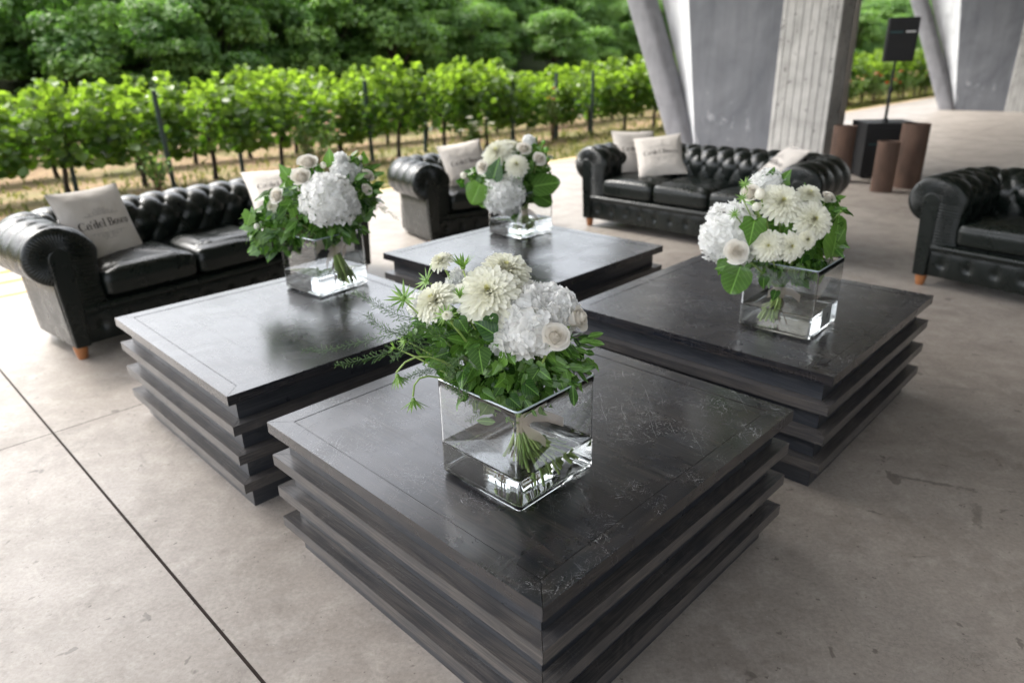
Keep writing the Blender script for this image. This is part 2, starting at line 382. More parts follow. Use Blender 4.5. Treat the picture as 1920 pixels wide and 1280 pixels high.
M['tree_leaf'] = leaf_mat('tree_leaf', (.060, .140, .040), (.200, .310, .085), .5, .45, trc=(1.5, 1.8, .8))
M['rose_leaf'] = leaf_mat('rose_leaf', (.06, .12, .03), (.17, .26, .07), .45, .3)
M['post'] = simple('green_metal_post', (.028, .05, .05), .5, var=.3)
M['wire'] = simple('galvanised_wire', (.3, .3, .3), .4, .8)
M['black_plastic'] = simple('black_speaker_shell', (.008, .008, .009), .55, bump=(300, .2, .001))
M['grille'] = simple('black_grille', (.006, .006, .007), .65, bump=(500, .5, .001))
M['teal'] = simple('teal_trim', (.012, .05, .055), .5)
M['white_print'] = simple('white_print', (.6, .6, .6), .5)
M['pipe'] = simple('steel_conduit', (.30, .27, .24), .35, .8)
M['yellow_paint'] = simple('worn_yellow_paint', (.62, .36, .04), .7, var=.35, vscale=12)
M['orange_edge'] = simple('ochre_kerb_edge', (.58, .42, .25), .8, var=.3, vscale=6)
M['joint'] = simple('joint_filler', (.035, .024, .02), .9, var=.6, vscale=60)
M['red_petal'] = simple('red_rose_petal', (.60, .02, .02), .6)
M['pink_petal'] = simple('blush_rose_petal', (.75, .50, .38), .6)
M['white_petal'] = simple('white_rose_petal', (.82, .80, .70), .6)
def corten():
    m, t, b = mat('rusty_brown_steel'); N = NT(t); g = N.tc()
    n1 = N.noise(N.mapping(g, (1, 1, .4)), 6, 6, .65, .3)
    N.l(N.mix(N.ramp(n1, [(.3, 0.0), (.7, 1.0)]), (.058, .031, .020), (.135, .076, .050)), b.inputs['Base Color'])
    b.inputs['Roughness'].default_value = .6; return m
M['corten'] = corten()
def field():
    m, t, b = mat('dry_grass_field'); N = NT(t); g = N.geo()
    n1 = N.noise(g, .7, 5, .6, .6); n2 = N.noise(g, 6, 5, .7); n3 = N.noise(g, 40, 3, .7)
    s = N.n('SeparateXYZ'); N.l(g, s.inputs[0])
    q = N.math('MULTIPLY', N.math('SUBTRACT', s.outputs[1], s.outputs[0]), .7071)
    col = N.mix(N.ramp(n2, [(.35, 0.0), (.7, 1.0)]), (.17, .095, .055), (.37, .27, .145))
    gr = N.mix(N.ramp(n3, [(.3, 0.0), (.7, 1.0)]), (.075, .095, .025), (.20, .20, .065))
    near = N.math('SUBTRACT', 1.0, N.math('MULTIPLY', N.math('SUBTRACT', q, 8.3), .7), clamp=True)
    fac = N.math('ADD', N.ramp(n1, [(.42, 0.0), (.62, .75)]), N.math('MULTIPLY', near, .55), clamp=True)
    col = N.mix(fac, col, gr)
    N.l(col, b.inputs['Base Color']); b.inputs['Roughness'].default_value = .95
    N.l(N.bump(N.math('ADD', n2, N.math('MULTIPLY', n3, .5)), .6, .06), b.inputs['Normal'])
    return m
M['field'] = field()
M['hill'] = simple('wooded_slope_soil', (.045, .06, .02), .95, var=.4, vscale=.5)
M['grass'] = leaf_mat('grass_blade', (.07, .10, .022), (.28, .25, .09), .6, .3)

# ------------------------------------------------------------------ leaf clouds (many leaf faces in one crown)
def cloud(name, pos, nrm, size, m, parent=None, aspect=.8, tint=None, seed=0, up_bias=None):
    """pos, nrm: (n,3) arrays, size (n,): one folded six-cornered leaf per point"""
    r = np.random.default_rng(seed); n = len(pos)
    nrm = nrm/np.maximum(np.linalg.norm(nrm, axis=1, keepdims=True), 1e-6)
    a = r.normal(size=(n, 3))
    if up_bias is not None: a += up_bias
    t = a-nrm*(a*nrm).sum(1, keepdims=True); t /= np.maximum(np.linalg.norm(t, axis=1, keepdims=True), 1e-6)
    b = np.cross(nrm, t); s = size[:, None]; asp = aspect
    fold = .18
    P = np.stack([pos-t*s*.5, pos-t*s*.22+b*s*.5*asp+nrm*s*fold, pos+t*s*.18+b*s*.42*asp+nrm*s*fold*.8,
                  pos+t*s*.55, pos+t*s*.18-b*s*.42*asp+nrm*s*fold*.8, pos-t*s*.22-b*s*.5*asp+nrm*s*fold], 1).reshape(-1, 3)
    i = np.arange(n)*6
    q1 = np.stack([i, i+3, i+2, i+1], 1); q2 = np.stack([i, i+5, i+4, i+3], 1)
    F = np.concatenate([q1, q2], 1).reshape(-1, 4)
    me = bpy.data.meshes.new(name)
    me.vertices.add(len(P)); me.vertices.foreach_set('co', P.astype(np.float32).ravel())
    me.loops.add(len(F)*4); me.loops.foreach_set('vertex_index', F.astype(np.int32).ravel())
    me.polygons.add(len(F)); me.polygons.foreach_set('loop_start', (np.arange(len(F))*4).astype(np.int32)); 
    me.update(calc_edges=True); me.validate()
    at = me.attributes.new('tint', 'FLOAT_COLOR', 'FACE')
    tv = r.random(n) if tint is None else np.clip(tint+r.normal(0, .12, n), 0, 1)
    c = np.repeat(tv, 2); at.data.foreach_set('color', np.stack([c, c, c, np.ones_like(c)], 1).astype(np.float32).ravel())
    me.materials.append(m)
    o = bpy.data.objects.new(name, me); C.objects.link(o)
    if parent: o.parent = parent
    return o

# ================================================================== THE SETTING
def flat(name, polys, z, m, kind='structure'):
    mb = MB()
    for p in polys: mb.quadface([(x, y, z) for x, y in p])
    return tag(mb.build(name, m), kind=kind)
def sqr(s0, s1, q0, q1): return [tuple(sq(*a).xy) for a in ((s0, q0), (s1, q0), (s1, q1), (s0, q1))]

# field: one sheet out to the horizon, gently uneven, rising into the hill
mb = MB()
ss = [-260, -120, -60, -30]+[-20+2*i for i in range(40)]+[70, 90, 130, 260]
qs = [-260, -60, -9, 4, 7.3]+[7.55+.6*i for i in range(30)]+[27, 30, 35, 42, 52, 65, 85, 120, 260]
def ground_z(s, q):
    if q < 7.7: return -.06
    z = -.045+.05*mnoise.noise(Vector((s*.35, q*.5, 0)))*min(1, (q-7.7)/1.5)
    if q > 21: z += min(q-21, 12)*.42+max(0, q-33)*.03
    return z
mb.grid([[tuple(sq(s, q, ground_z(s, q))) for q in qs] for s in ss], smooth=True)
ground = tag(mb.build('ground', M['field']), kind='structure')
mb = MB()
mb.grid([[tuple(sq(s, q, ground_z(s, q)+.02+(.3 if 21.5 < q < 200 else -.3))) for q in (20.5, 22, 24, 27, 30, 35, 42, 52, 65, 85, 120)] for s in range(-60, 181, 12)], smooth=True)
tag(mb.build('hillside', M['hill']), kind='structure')

# concrete terrace cast in bays with saw-cut joints over a dark filler sheet
EDGE_Q = 7.62
s_j = [-12, .51, 8.0, 15.5, 23, 30.5, 38, 50]; q_j = [-9.5, -2.6, 3.535, EDGE_Q]
polys = []
for i in range(len(s_j)-1):
    for j in range(len(q_j)-1):
        polys.append(sqr(s_j[i]+.005, s_j[i+1]-.005, q_j[j]+.0028, q_j[j+1]-.0028))
flat('terrace_floor', polys, 0, M['floor'])
flat('floor_joint', [sqr(-12, 50, -9.5, EDGE_Q)], -.009, M['joint'])
mb = MB()
cs = [(-12, 50)]
for a, b in cs:
    p0, p1, p2, p3 = sq(a, EDGE_Q+.004), sq(b, EDGE_Q+.004), sq(b, EDGE_Q+.16), sq(a, EDGE_Q+.16)
    mb.quadface([(p.x, p.y, .004) for p in (p0, p1, p2, p3)])
    mb.quadface([(p3.x, p3.y, .004), (p2.x, p2.y, .004), (p2.x, p2.y, -.2), (p3.x, p3.y, -.2)])
tag(mb.build('terrace_kerb', M['orange_edge']), kind='structure')
# worn yellow lines painted on the concrete at the far left
flat('painted_line', [sqr(-4, 1.9, 6.98, 7.06), sqr(-4, 1.75, 6.62, 6.68), sqr(-4, 1.6, 6.2, 6.24)], .004, M['yellow_paint'])

# unseen roof slab sized to shade the terrace, with an added wall blocking light
rf = MB(); c = sq(21.5, .1, 7.8); rf.box(c, (50, 18.2, .6), radians(45)); 
for k in range(8): rf.box(sq(1+k*6.0, .1, 7.35), (.35, 17.6, .296), radians(45))
roof = empty('shade_roof', (0, 0, 0), 0, 'unseen grey concrete roof slab sized to shade the terrace', 'roof')
rf.build('shade_roof_slab', M['ceiling'], roof)
wl = MB(); wl.box(sq(23, -6.2, 3.75), (46, .3, 7.498), radians(45))
for k in range(6): wl.box(sq(6+k*6.5, -6.0, 1.4), (2.6, .12, 2.8), radians(45), mi=1)
wall = empty('light_blocking_wall', (0, 0, 0), 0, 'added grey wall out of view, blocking light behind the terrace', 'wall')
wl.build('wall', [M['ceiling'], M['black_plastic']], wall)

def fin(s0, dq, label, far):
    root = empty('concrete_pier', sq(s0, 4.3+dq), 0, label, 'pier', 'angled concrete piers carrying the roof')
    o = sq(s0, 4.3+dq)
    def P(s, q, z): p = sq(s, q+dq, z); return (p.x-o.x, p.y-o.y, p.z)
    def prism(mb, a, b, z0, z1, mi=0):      # a(z) -> list of (s,q) corners at z, swept up
        n = 14; rows = [[P(*c, z0+(z1-z0)*k/n) for c in a(z0+(z1-z0)*k/n)] for k in range(n+1)]
        mb.grid(rows, mi, False, closev=True)
    Z = 7.498
    # column, board-marked, light face and dark inner face
    m1 = MB(); prism(m1, lambda z: [(s0, 4.668), (s0, 3.87), (s0+.62, 3.87), (s0+.62, 4.668)], 0, 0, Z)
    m1.build('column', M['board'], root, bevel=.012)
    m1 = MB()
    for k in range(7):
        q = 4.60-.11*k; m1.box(P(s0-.001, q, 3.74), (.004, .006, 7.48), radians(45))
    m1.build('board_mark', M['dark_conc'], root)
    m1 = MB(); m1.tube([P(s0+.35, 3.83, 0.02), P(s0+.35, 3.83, 7.4)], .018, 10); m1.tube([P(s0+.44, 3.83, 0.02), P(s0+.44, 3.83, 7.4)], .014, 10)
    for z in (.8, 2.2, 3.6): m1.box(P(s0+.395, 3.845, z), (.18, .03, .03), radians(45))
    m1.build('conduit', M['pipe'], root)
    # plaster infill
    m1 = MB(); prism(m1, lambda z: [(s0+.03, 5.83+.136*z), (s0+.03, 4.671), (s0+.40, 4.671), (s0+.40, 5.83+.136*z)], 0, 0, Z)
    m1.build('infill_panel', M['plaster'], root)
    m1 = MB(); prism(m1, lambda z: [(s0+.033+.10*min(1, z)+.12*min(2.4, z), 5.83+.43*z), (s0+.034, 5.829+.136*z-.0), (s0+.39, 5.832+.136*z), (s0+.42, 5.83+.43*z)], 0, 0, Z)
    m1.build('splayed_panel', M['plaster_skylit'], root)
    # leaning strut with rounded arrises
    m1 = MB()
    def ring(z):
        qa, qb = 6.24+.432*z, 5.80+.437*z; c = (qa+qb)/2; h = (qa-qb)/2; out = []
        for k in range(20):
            a = 2*pi*k/20; x = cos(a); y = sin(a); e = .62
            out.append((s0+.15+.2*math.copysign(abs(y)**e, y), c+h*math.copysign(abs(x)**e, x)))
        return out
    n = 16; m1.grid([[P(*c, Z*k/n) for c in ring(Z*k/n)] for k in range(n+1)], 0, True, closev=True)
    m1.build('leaning_strut', M['strut'], root)
    return root
S_A, = (9.977,)
fin(S_A, 0, 'nearer grey concrete pier with leaning strut behind the rear sofa', 0)
fin(S_A+12.9, -.36, 'farther grey concrete pier with leaning strut at the top right', 1)

# ---- floodplain of tufts: dry grass along the kerb and under the vines
r = np.random.default_rng(5)
n = 16000; s = r.uniform(-4, 40, n)**1.0; q = 7.8+np.abs(r.normal(0, 2.6, n)); q = np.where(q > 20, 8.5, q)
pos = np.stack([(s-q)*sqrt(.5), (s+q)*sqrt(.5), np.full(n, 0.0)], 1)
keep = pos[:, 1] > 3; pos = pos[keep]; n = len(pos)
for i in range(n):
    pos[i, 2] = ground_z(s[keep][i], q[keep][i])+.03
nr = r.normal(size=(n, 3)); nr[:, 2] *= .2
tag(cloud('grass_tufts', pos, nr, r.uniform(.05, .13, n), M['grass'], None, .22, seed=2, up_bias=np.array([0, 0, 2.5])), kind='stuff')

# ---- grapevines
def vine_proto(seed):
    R = rng(seed); root = empty('grapevine', (0, 0, 0), 0)
    mb = MB(); lean = R.uniform(-.08, .08); ly = R.uniform(-.05, .05)
    pts = [(lean*k/6+R.uniform(-.014, .014), ly*k/6+R.uniform(-.014, .014), -.06+.13*k) for k in range(7)]
    mb.tube(pts, [.05, .04, .034, .036, .03, .034, .036], 7)
    top = Vector(pts[-1])
    for d in (-1, 1): mb.tube([top, top+Vector((d*.15, 0, .1)), top+Vector((d*.35, 0, .13)), top+Vector((d*.55, 0, .1))], [.022, .016, .012, .008], 6)
    for k in range(9):
        x = R.uniform(-.5, .5); mb.tube([(x, 0, .82), (x+R.uniform(-.1, .1), R.uniform(-.1, .1), 1.2), (x+R.uniform(-.15, .15), R.uniform(-.12, .12), 1.55)], [.006, .005, .003], 4)
    mb.build('trunk', M['bark'], root)
    r = np.random.default_rng(seed+100)
    P, T = [], []
    shoots = [(R.uniform(-.62, .62), R.uniform(-.1, .1), R.choice((R.uniform(1.3, 1.55), R.uniform(1.45, 1.82))), R.uniform(-.14, .14)) for _ in range(13)]
    for x, y, h, l in shoots:
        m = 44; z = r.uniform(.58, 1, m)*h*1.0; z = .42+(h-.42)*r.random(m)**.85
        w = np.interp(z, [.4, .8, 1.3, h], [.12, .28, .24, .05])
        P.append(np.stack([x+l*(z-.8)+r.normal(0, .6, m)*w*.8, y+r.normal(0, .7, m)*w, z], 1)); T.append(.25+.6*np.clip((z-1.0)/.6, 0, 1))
    pos = np.concatenate(P); tint = np.concatenate(T)
    nrm = r.normal(size=pos.shape); nrm[:, 1] += np.sign(pos[:, 1])*1.2; nrm[:, 2] += .7
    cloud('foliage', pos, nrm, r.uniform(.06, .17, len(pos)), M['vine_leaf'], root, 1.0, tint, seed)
    return root
protos = [vine_proto(11+i) for i in range(6)]
R = rng(3); used = [False]*6; row1 = []
def row_q(s, k): return 11.25-.085*s+2.35*k
row_labels = ['leafy grapevine in the row nearest the terrace', 'leafy grapevine in the second row from the terrace', 'leafy grapevine in the back row below the wooded hill']
row_angle = pi/4-math.atan(.085)
for k in range(3):
    s = -2.6+.4*k
    while s < (36 if k == 0 else 44):
        i = R.randrange(6); o = protos[i] if not used[i] else copy_tree(protos[i]); used[i] = True
        q = row_q(s, k)+R.uniform(-.10, .10); p = sq(s, q, ground_z(s, q)); o.location = p
        o.rotation_euler = (0, 0, row_angle+R.choice((0, pi))+R.uniform(-.05, .05))
        e = R.uniform(.80, 1.14)*(1.0+.010*min(max(s, 0), 14)); o.scale = (1.0, 1.0, e*.77)
        if k == 0: row1.append((s, o))
        tag(o, row_labels[k], 'grapevine', 'grapevines in row %d of the vineyard' % (k+1))
        s += R.uniform(.88, 1.18)
# posts of the trellis
pp = empty('trellis_post', (0, 0, 0)); mb = MB()
mb.box((0, 0, .64), (.055, .04, 1.38)); mb.box((.0, -.024, .64), (.02, .012, 1.36)); mb.build('post', M['post'], pp, bevel=.004)
for z in (.5, .75, 1.0, 1.2):
    mb = MB(); mb.box((0, .028, z), (.07, .012, .02)); mb.build('wire_clip', M['wire'], pp)
k0 = 0
plist = [((-5.96, 9.75), 'green metal post rising between vines behind the left sofa pillow'), ((-4.72, 10.0), 'green metal post behind the middle of the left sofa back'),
         ((-4.22, 11.35), 'green metal post left of the second pillow of the left sofa'), ((-2.36, 12.5), 'green metal post standing just right of the left sofa bouquet'),
         ((-1.55, 13.6), 'green metal post behind the left arm of the armchair'), ((-.70, 14.1), 'green metal post behind the white rose bush'),
         ((.10, 14.6), 'green metal post behind the farthest bouquet'), ((1.03, 15.4), 'green metal post beside the red roses'), ((1.85, 15.9), 'green metal post nearest the concrete pier strut')]
for i, (p, lb) in enumerate(plist):
    o = pp if i == 0 else copy_tree(pp); s_ = (p[0]+p[1])*sqrt(.5); q_ = (p[1]-p[0])*sqrt(.5)
    o.location = (p[0], p[1], ground_z(s_, q_)); o.rotation_euler = (radians(R.uniform(-2, 2)), radians(R.uniform(-2, 4)), row_angle)
    tag(o, lb, 'post', 'trellis posts of the vineyard')
ordn = ['first', 'second', 'third', 'fourth', 'fifth', 'sixth', 'seventh', 'eighth', 'ninth', 'tenth', 'eleventh', 'twelfth']
pshort = ['the post behind the left sofa pillow', 'the post behind the left sofa back', 'the post near the second sofa pillow', 'the post right of the left bouquet', 'the post behind the armchair arm',
          'the post behind the white rose bush', 'the post behind the farthest bouquet', 'the post by the red roses', 'the post nearest the pier']
ps = [(p[0]+p[1])*sqrt(.5) for p, lb in plist]; cntp = {}
for sv, o in sorted(row1, key=lambda a: a[0]):
    kk = [i for i, v in enumerate(ps) if v < sv]
    if not kk: continue
    kk = kk[-1]; cntp[kk] = cntp.get(kk, 0)+1
    if cntp[kk] <= 12: o['label'] = '%s leafy grapevine to the right of %s' % (ordn[cntp[kk]-1], pshort[kk])
# trellis wires, one object per strung wire
for z in (.5, .85, 1.15):
    mb = MB(); mb.tube([sq(s, row_q(s, 0), z-.03) for s in (-3, 5, 13, 20, 28, 36)], .0022, 5)
    tag(mb.build('trellis_wire', M['wire']), {.5: 'lowest thin wire strung along the nearest vine row', .85: 'middle thin wire strung along the nearest vine row', 1.15: 'topmost thin wire strung along the nearest vine row'}[z], 'wire', 'trellis wires')

# ---- rose bushes at the row's foot
def rose_bush(loc, w, h, nf, mpet, label, seed, fs=(.035, .06), spots=None):
    R = rng(seed); root = empty('rose_bush', loc, 0, label, 'rose bush', 'rose bushes in front of the vines'); r = np.random.default_rng(seed)
    mb = MB(); tips = []
    for k in range(11):
        a = R.uniform(0, 2*pi); t = R.uniform(.2, 1); x, y = cos(a)*w*t, sin(a)*w*t*.7; z = h*R.uniform(.6, 1)
        mb.tube([(x*.1, y*.1, -.05), (x*.4, y*.4, z*.5), (x, y, z)], [.009, .006, .003], 5); tips.append((x, y, z))
    mb.build('cane', M['twig'], root)
    m = int(330*w/.3); ti = r.integers(0, len(tips), m); t = r.uniform(.35, 1.0, m)
    tp = np.array(tips)[ti]; pos = tp*t[:, None]+r.normal(0, .045, (m, 3))*np.array([1, 1, 1])
    cloud('foliage', pos, r.normal(size=(m, 3))+np.array([0, 0, .8]), r.uniform(.03, .06, m), M['rose_leaf'], root, .8, seed=seed)
    for k in range(nf):
        x, y, z = tips[k % len(tips)] if spots is None else spots[k]
        x += R.uniform(-.04, .04); s = R.uniform(*fs); f = MB()
        for j in range(3):
            nn = 7-j
            for i in range(nn):
                a = 2*pi*i/nn+j; rr = s*(1-.28*j); el = .25+.45*j
                c = Vector((cos(a)*cos(el), sin(a)*cos(el)*.8-.3, sin(el))); tq = Vector((-sin(a), cos(a), 0))
                p = Vector((x, y-.03, z)); f.quadface([p, p+c*rr*.6-tq*rr*.4, p+c*rr, p+c*rr*.6+tq*rr*.4], smooth=True)
        f.build('rose_flower', mpet, root)
    return root
rose_bush((-.62, 13.2, 0), .42, .62, 11, M['white_petal'], 'white flowering rose bush behind the armchair', 1, (.05, .09))
rose_bush((-3.1, 11.45, 0), .45, .95, 9, M['pink_petal'], 'blush pink rose bush behind the left table bouquet', 2)
rose_bush((.93, 14.9, 0), .16, 1.05, 3, M['red_petal'], 'slim rose bush with red blooms against the vines', 3, (.045, .065), [(0, -.05, 1.0), (-.12, -.05, .82), (.05, -.06, .80)])
rose_bush((-4.75, 9.6, 0), .25, .5, 0, M['white_petal'], 'low leafy rose bush without blooms behind the left sofa', 4)
for i, (s, q) in enumerate([(21.5, 8.6), (23.4, 8.5), (25.5, 8.45), (27.8, 8.4), (30.2, 8.5)]):
    rose_bush(tuple(sq(s, q)), .8, .95, 9, M['pink_petal'] if i % 2 else M['red_petal'], ['red flowering rose bush left of the speaker stand pole', 'pale pink rose bush just behind the speaker stand pole', 'red flowering rose bush right of the speaker stand pole',
              'pale pink rose bush between the speaker and the farther pier', 'red rose bush next to the strut of the farther pier'][i], 20+i, (.06, .10))

# ---- trees on the hillside
def tree_proto(seed):
    R = rng(seed); r = np.random.default_rng(seed); root = empty('broadleaf_tree', (0, 0, 0))
    H = 5.6; mb = MB(); mb.tube([(0, 0, -.6), (.05, 0, 1), (.0, .1, 2.4), (.1, 0, 4.2)], [.17, .13, .10, .05], 8)
    lobes = []
    for k in range(34):
        a = R.uniform(0, 2*pi); z = R.uniform(.25, 1.0)*H; w = 2.1*sqrt(max(.05, 1-((z/H-.45)/.62)**2)); t = R.uniform(.45, 1)
        lobes.append((cos(a)*w*t, sin(a)*w*t, z, R.uniform(.5, .95), R.random()))
        if k < 12: mb.tube([(0, 0, z*.5), (cos(a)*w*t*.5, sin(a)*w*t*.5, z*.8), (cos(a)*w*t, sin(a)*w*t, z)], [.06, .035, .012], 5)
    mb.build('trunk', M['bark'], root)
    P, Nn, T = [], [], []
    for x, y, z, rad, tt in lobes:
        m = int(400*rad/.7); d = r.normal(size=(m, 3)); d /= np.linalg.norm(d, axis=1, keepdims=True); d[:, 2] = np.where(d[:, 2] < -.3, -d[:, 2], d[:, 2])
        rr = rad*(r.random(m)**.25)*(1+.22*np.sin(d[:, 0]*7+d[:, 1]*5+tt*9)); P.append(np.array([x, y, z])+d*rr[:, None]*np.array([1.15, 1.15, .75])); Nn.append(d+r.normal(0, .55, (m, 3))+np.array([0, 0, .5])); T.append(np.full(m, .2+.6*tt))
    pos = np.concatenate(P); 
    cloud('crown', pos, np.concatenate(Nn), r.uniform(.10, .21, len(pos)), M['tree_leaf'], root, .8, np.concatenate(T), seed)
    return root
tp = [tree_proto(50+i) for i in range(6)]; tu = [False]*6; R = rng(8); cnt = 0
for rank, q0 in enumerate((22.2, 24.2, 26.4, 28.8, 31.5)):
    s = -8+R.uniform(0, 2)
    while s < 135:
        q = q0+R.uniform(-1.1, 1.1); p = sq(s, q)
        s += R.uniform(1.7, 2.7)*(1+.06*rank)*(1 if s < 45 else 1.9)
        if p.y < 4 or abs(atan2(p.x, p.y)) > radians(44): continue
        i = R.randrange(6); o = tp[i] if not tu[i] else copy_tree(tp[i]); tu[i] = True
        o.location = (p.x, p.y, ground_z(s, q)-.3); o.rotation_euler = (0, 0, R.uniform(0, 6.28)); e = R.uniform(.5, .8); o.scale = (e*R.uniform(.9, 1.15), e, e*R.uniform(.85, 1.1))
        tag(o, ['bushy green tree at the foot of the wooded hill', 'green tree in the second line up the wooded hill', 'green tree higher up on the wooded hill', 'green tree higher up on the wooded hill', 'green tree higher up on the wooded hill'][rank], 'tree',
            ['trees at the foot of the hill', 'trees in the second line on the hill', 'trees higher on the hill', 'trees higher on the hill', 'trees higher on the hill'][rank]); cnt += 1
print('trees', cnt)

# ================================================================== TABLES
TOP = .4935; DZ = .1205; TH = .038; SZ = 1.2
def mitre_frame(mb, hs, wd, z0, z1, gap=.0010, offs=0):
    """four mitred boards round a square, outer half-size hs"""
    for k in range(4):
        a = k*pi/2; ca, sa = cos(a), sin(a)
        P = [(-hs+gap, -hs), (hs-gap, -hs), (hs-wd-gap, -hs+wd), (-hs+wd+gap, -hs+wd)]
        P = [(x*ca-y*sa, x*sa+y*ca) for x, y in P]; o = 3.1*k+offs
        lo = [(x, y, z0) for x, y in P]; hi = [(x, y, z1) for x, y in P]
        U = [(-hs+o, 0+o), (hs+o, 0+o), (hs-wd+o, wd+o), (-hs+wd+o, wd+o)]
        mb.add(hi, [(0, 1, 2, 3)], U); mb.add(lo, [(3, 2, 1, 0)], U)
        for i, j in ((0, 1), (1, 2), (2, 3), (3, 0)):
            L = 2*hs if i in (0, 2) else wd*1.4
            mb.add([lo[i], lo[j], hi[j], hi[i]], [(0, 1, 2, 3)], [(o, o+.5), (o+L, o+.5), (o+L, o+.5+z1-z0), (o, o+.5+z1-z0)])
def make_table():
    root = empty('coffee_table', (0, 0, 0)); h = SZ/2
    # plank field of the top
    mb = MB(); wd = .062; n = 6; g = 2*(h-wd)-.005
    R = rng(4)
    for i in range(n):
        y0 = -g/2+g*i/n; y1 = -g/2+g*(i+1)/n-.0005
        mb.box((0, (y0+y1)/2, TOP-TH/2-.0006), (g, y1-y0, TH-.0012), 0, 0, 'x', off=(R.uniform(0, 9), R.uniform(0, 9)))
    top = mb.build('tabletop', M['table_wood'], root)
    mb = MB(); mitre_frame(mb, h, wd, TOP-TH, TOP); mb.build('edge_frame', M['table_wood'], top, bevel=.0016, seg=2)
    for k in range(1, 4):
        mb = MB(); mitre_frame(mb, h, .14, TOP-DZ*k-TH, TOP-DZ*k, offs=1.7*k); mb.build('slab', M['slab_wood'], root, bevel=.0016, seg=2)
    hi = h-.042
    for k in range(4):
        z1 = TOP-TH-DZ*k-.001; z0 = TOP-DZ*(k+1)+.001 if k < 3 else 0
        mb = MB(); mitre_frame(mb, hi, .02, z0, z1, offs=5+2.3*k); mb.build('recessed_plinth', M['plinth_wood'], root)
    return root
TABS = [((.0527, 1.9896), -.0024, 'low square dark wood table in the foreground with scratched top and the largest bouquet'),
        ((-.9845, 3.0322), -.0128, 'low square dark wood table in front of the left sofa, its top shining'),
        ((.0812, 4.1211), .0093, 'low square dark wood table farthest back, near the armchair'),
        ((1.1248, 3.0737), .0097, 'low square dark wood table on the right, in front of the rear sofa')]
t0 = make_table()
for i, ((x, y), th, lb) in enumerate(TABS):
    o = t0 if i == 0 else copy_tree(t0); o.location = (x, y, 0); o.rotation_euler = (0, 0, th-pi/4+(pi if i in (1, 3) else 0)+(pi/2 if i == 2 else 0))
    tag(o, lb, 'coffee table', 'stepped dark wood coffee tables')
    if i in (1, 2):                                   # these two tops are hardly scratched
        for ch in kids(o):
            if ch.name.startswith('tabletop'):
                for q in [ch]+kids(ch): q.material_slots[0].link = 'OBJECT'; q.material_slots[0].material = M['table_wood_clean']

# ================================================================== CHESTERFIELD SOFAS
def sofa_path(hw, D, rc):
    """centre line of arms and back: list of (x, y, nx, ny, s) from the left arm front round to the right arm front"""
    out = []; s = 0; st = .0125
    n = int((D-rc)/st)
    for k in range(n): out.append((-hw, (D-rc)*k/n, -1, 0, (D-rc)*k/n))
    s = D-rc; n = 20
    for k in range(n):
        a = pi/2*k/n; out.append((-hw+rc-rc*cos(a), D-rc+rc*sin(a), -cos(a), sin(a), s+rc*a))
    s += rc*pi/2; L = 2*(hw-rc); n = int(L/st)
    for k in range(n+1): out.append((-hw+rc+L*k/n, D, 0, 1, s+L*k/n))
    tot = 2*(s)+L
    left = [p for p in out if p[4] < s-1e-6]
    out += [(-x, y, -nx, ny, tot-ss) for x, y, nx, ny, ss in reversed(left)]
    return out, tot
def sofa_profile():
    P = []; n = 22
    for k in range(n): P.append((-.20+.012*sin(pi*k/n), .30+.30*k/n, -1, 0))
    for k in range(47):
        a = pi-(pi+radians(72))*k/46; ax = .20 if cos(a) < 0 else .165; az = .152
        x, z = ax*cos(a), .60+az*sin(a); nx, nz = cos(a)/ax, sin(a)/az; l = sqrt(nx*nx+nz*nz); P.append((x, z, nx/l, nz/l))
    t = [0]
    for a, b in zip(P, P[1:]): t.append(t[-1]+sqrt((a[0]-b[0])**2+(a[1]-b[1])**2))
    return P, t
def tuft(s, t, a, tot, rows, h):
    n = round(tot/a); a = tot/n; t0 = rows[0]; t1 = rows[-1]
    tc = min(max(t, t0), t1); tt = (tc-t0)/h
    u = s/a+tt/2; v = s/a-tt/2
    puff = abs(sin(pi*u)*sin(pi*v)); d = .024*(puff**.42)
    k = round((t-t0)/h); k = min(max(k, 0), len(rows)-1); off = .5*(k % 2)
    ds = (s/a-off-round(s/a-off))*a; dt = t-(t0+k*h); r2 = ds*ds+dt*dt
    d -= .020*exp(-r2/.00028)
    if t > t1: d *= 1-.75*min(1, (t-t1)/.22)
    if t < t0: d *= 1-.5*min(1, (t0-t)/.14)
    btn = exp(-(r2/.00009)**2)
    return d+.007*btn
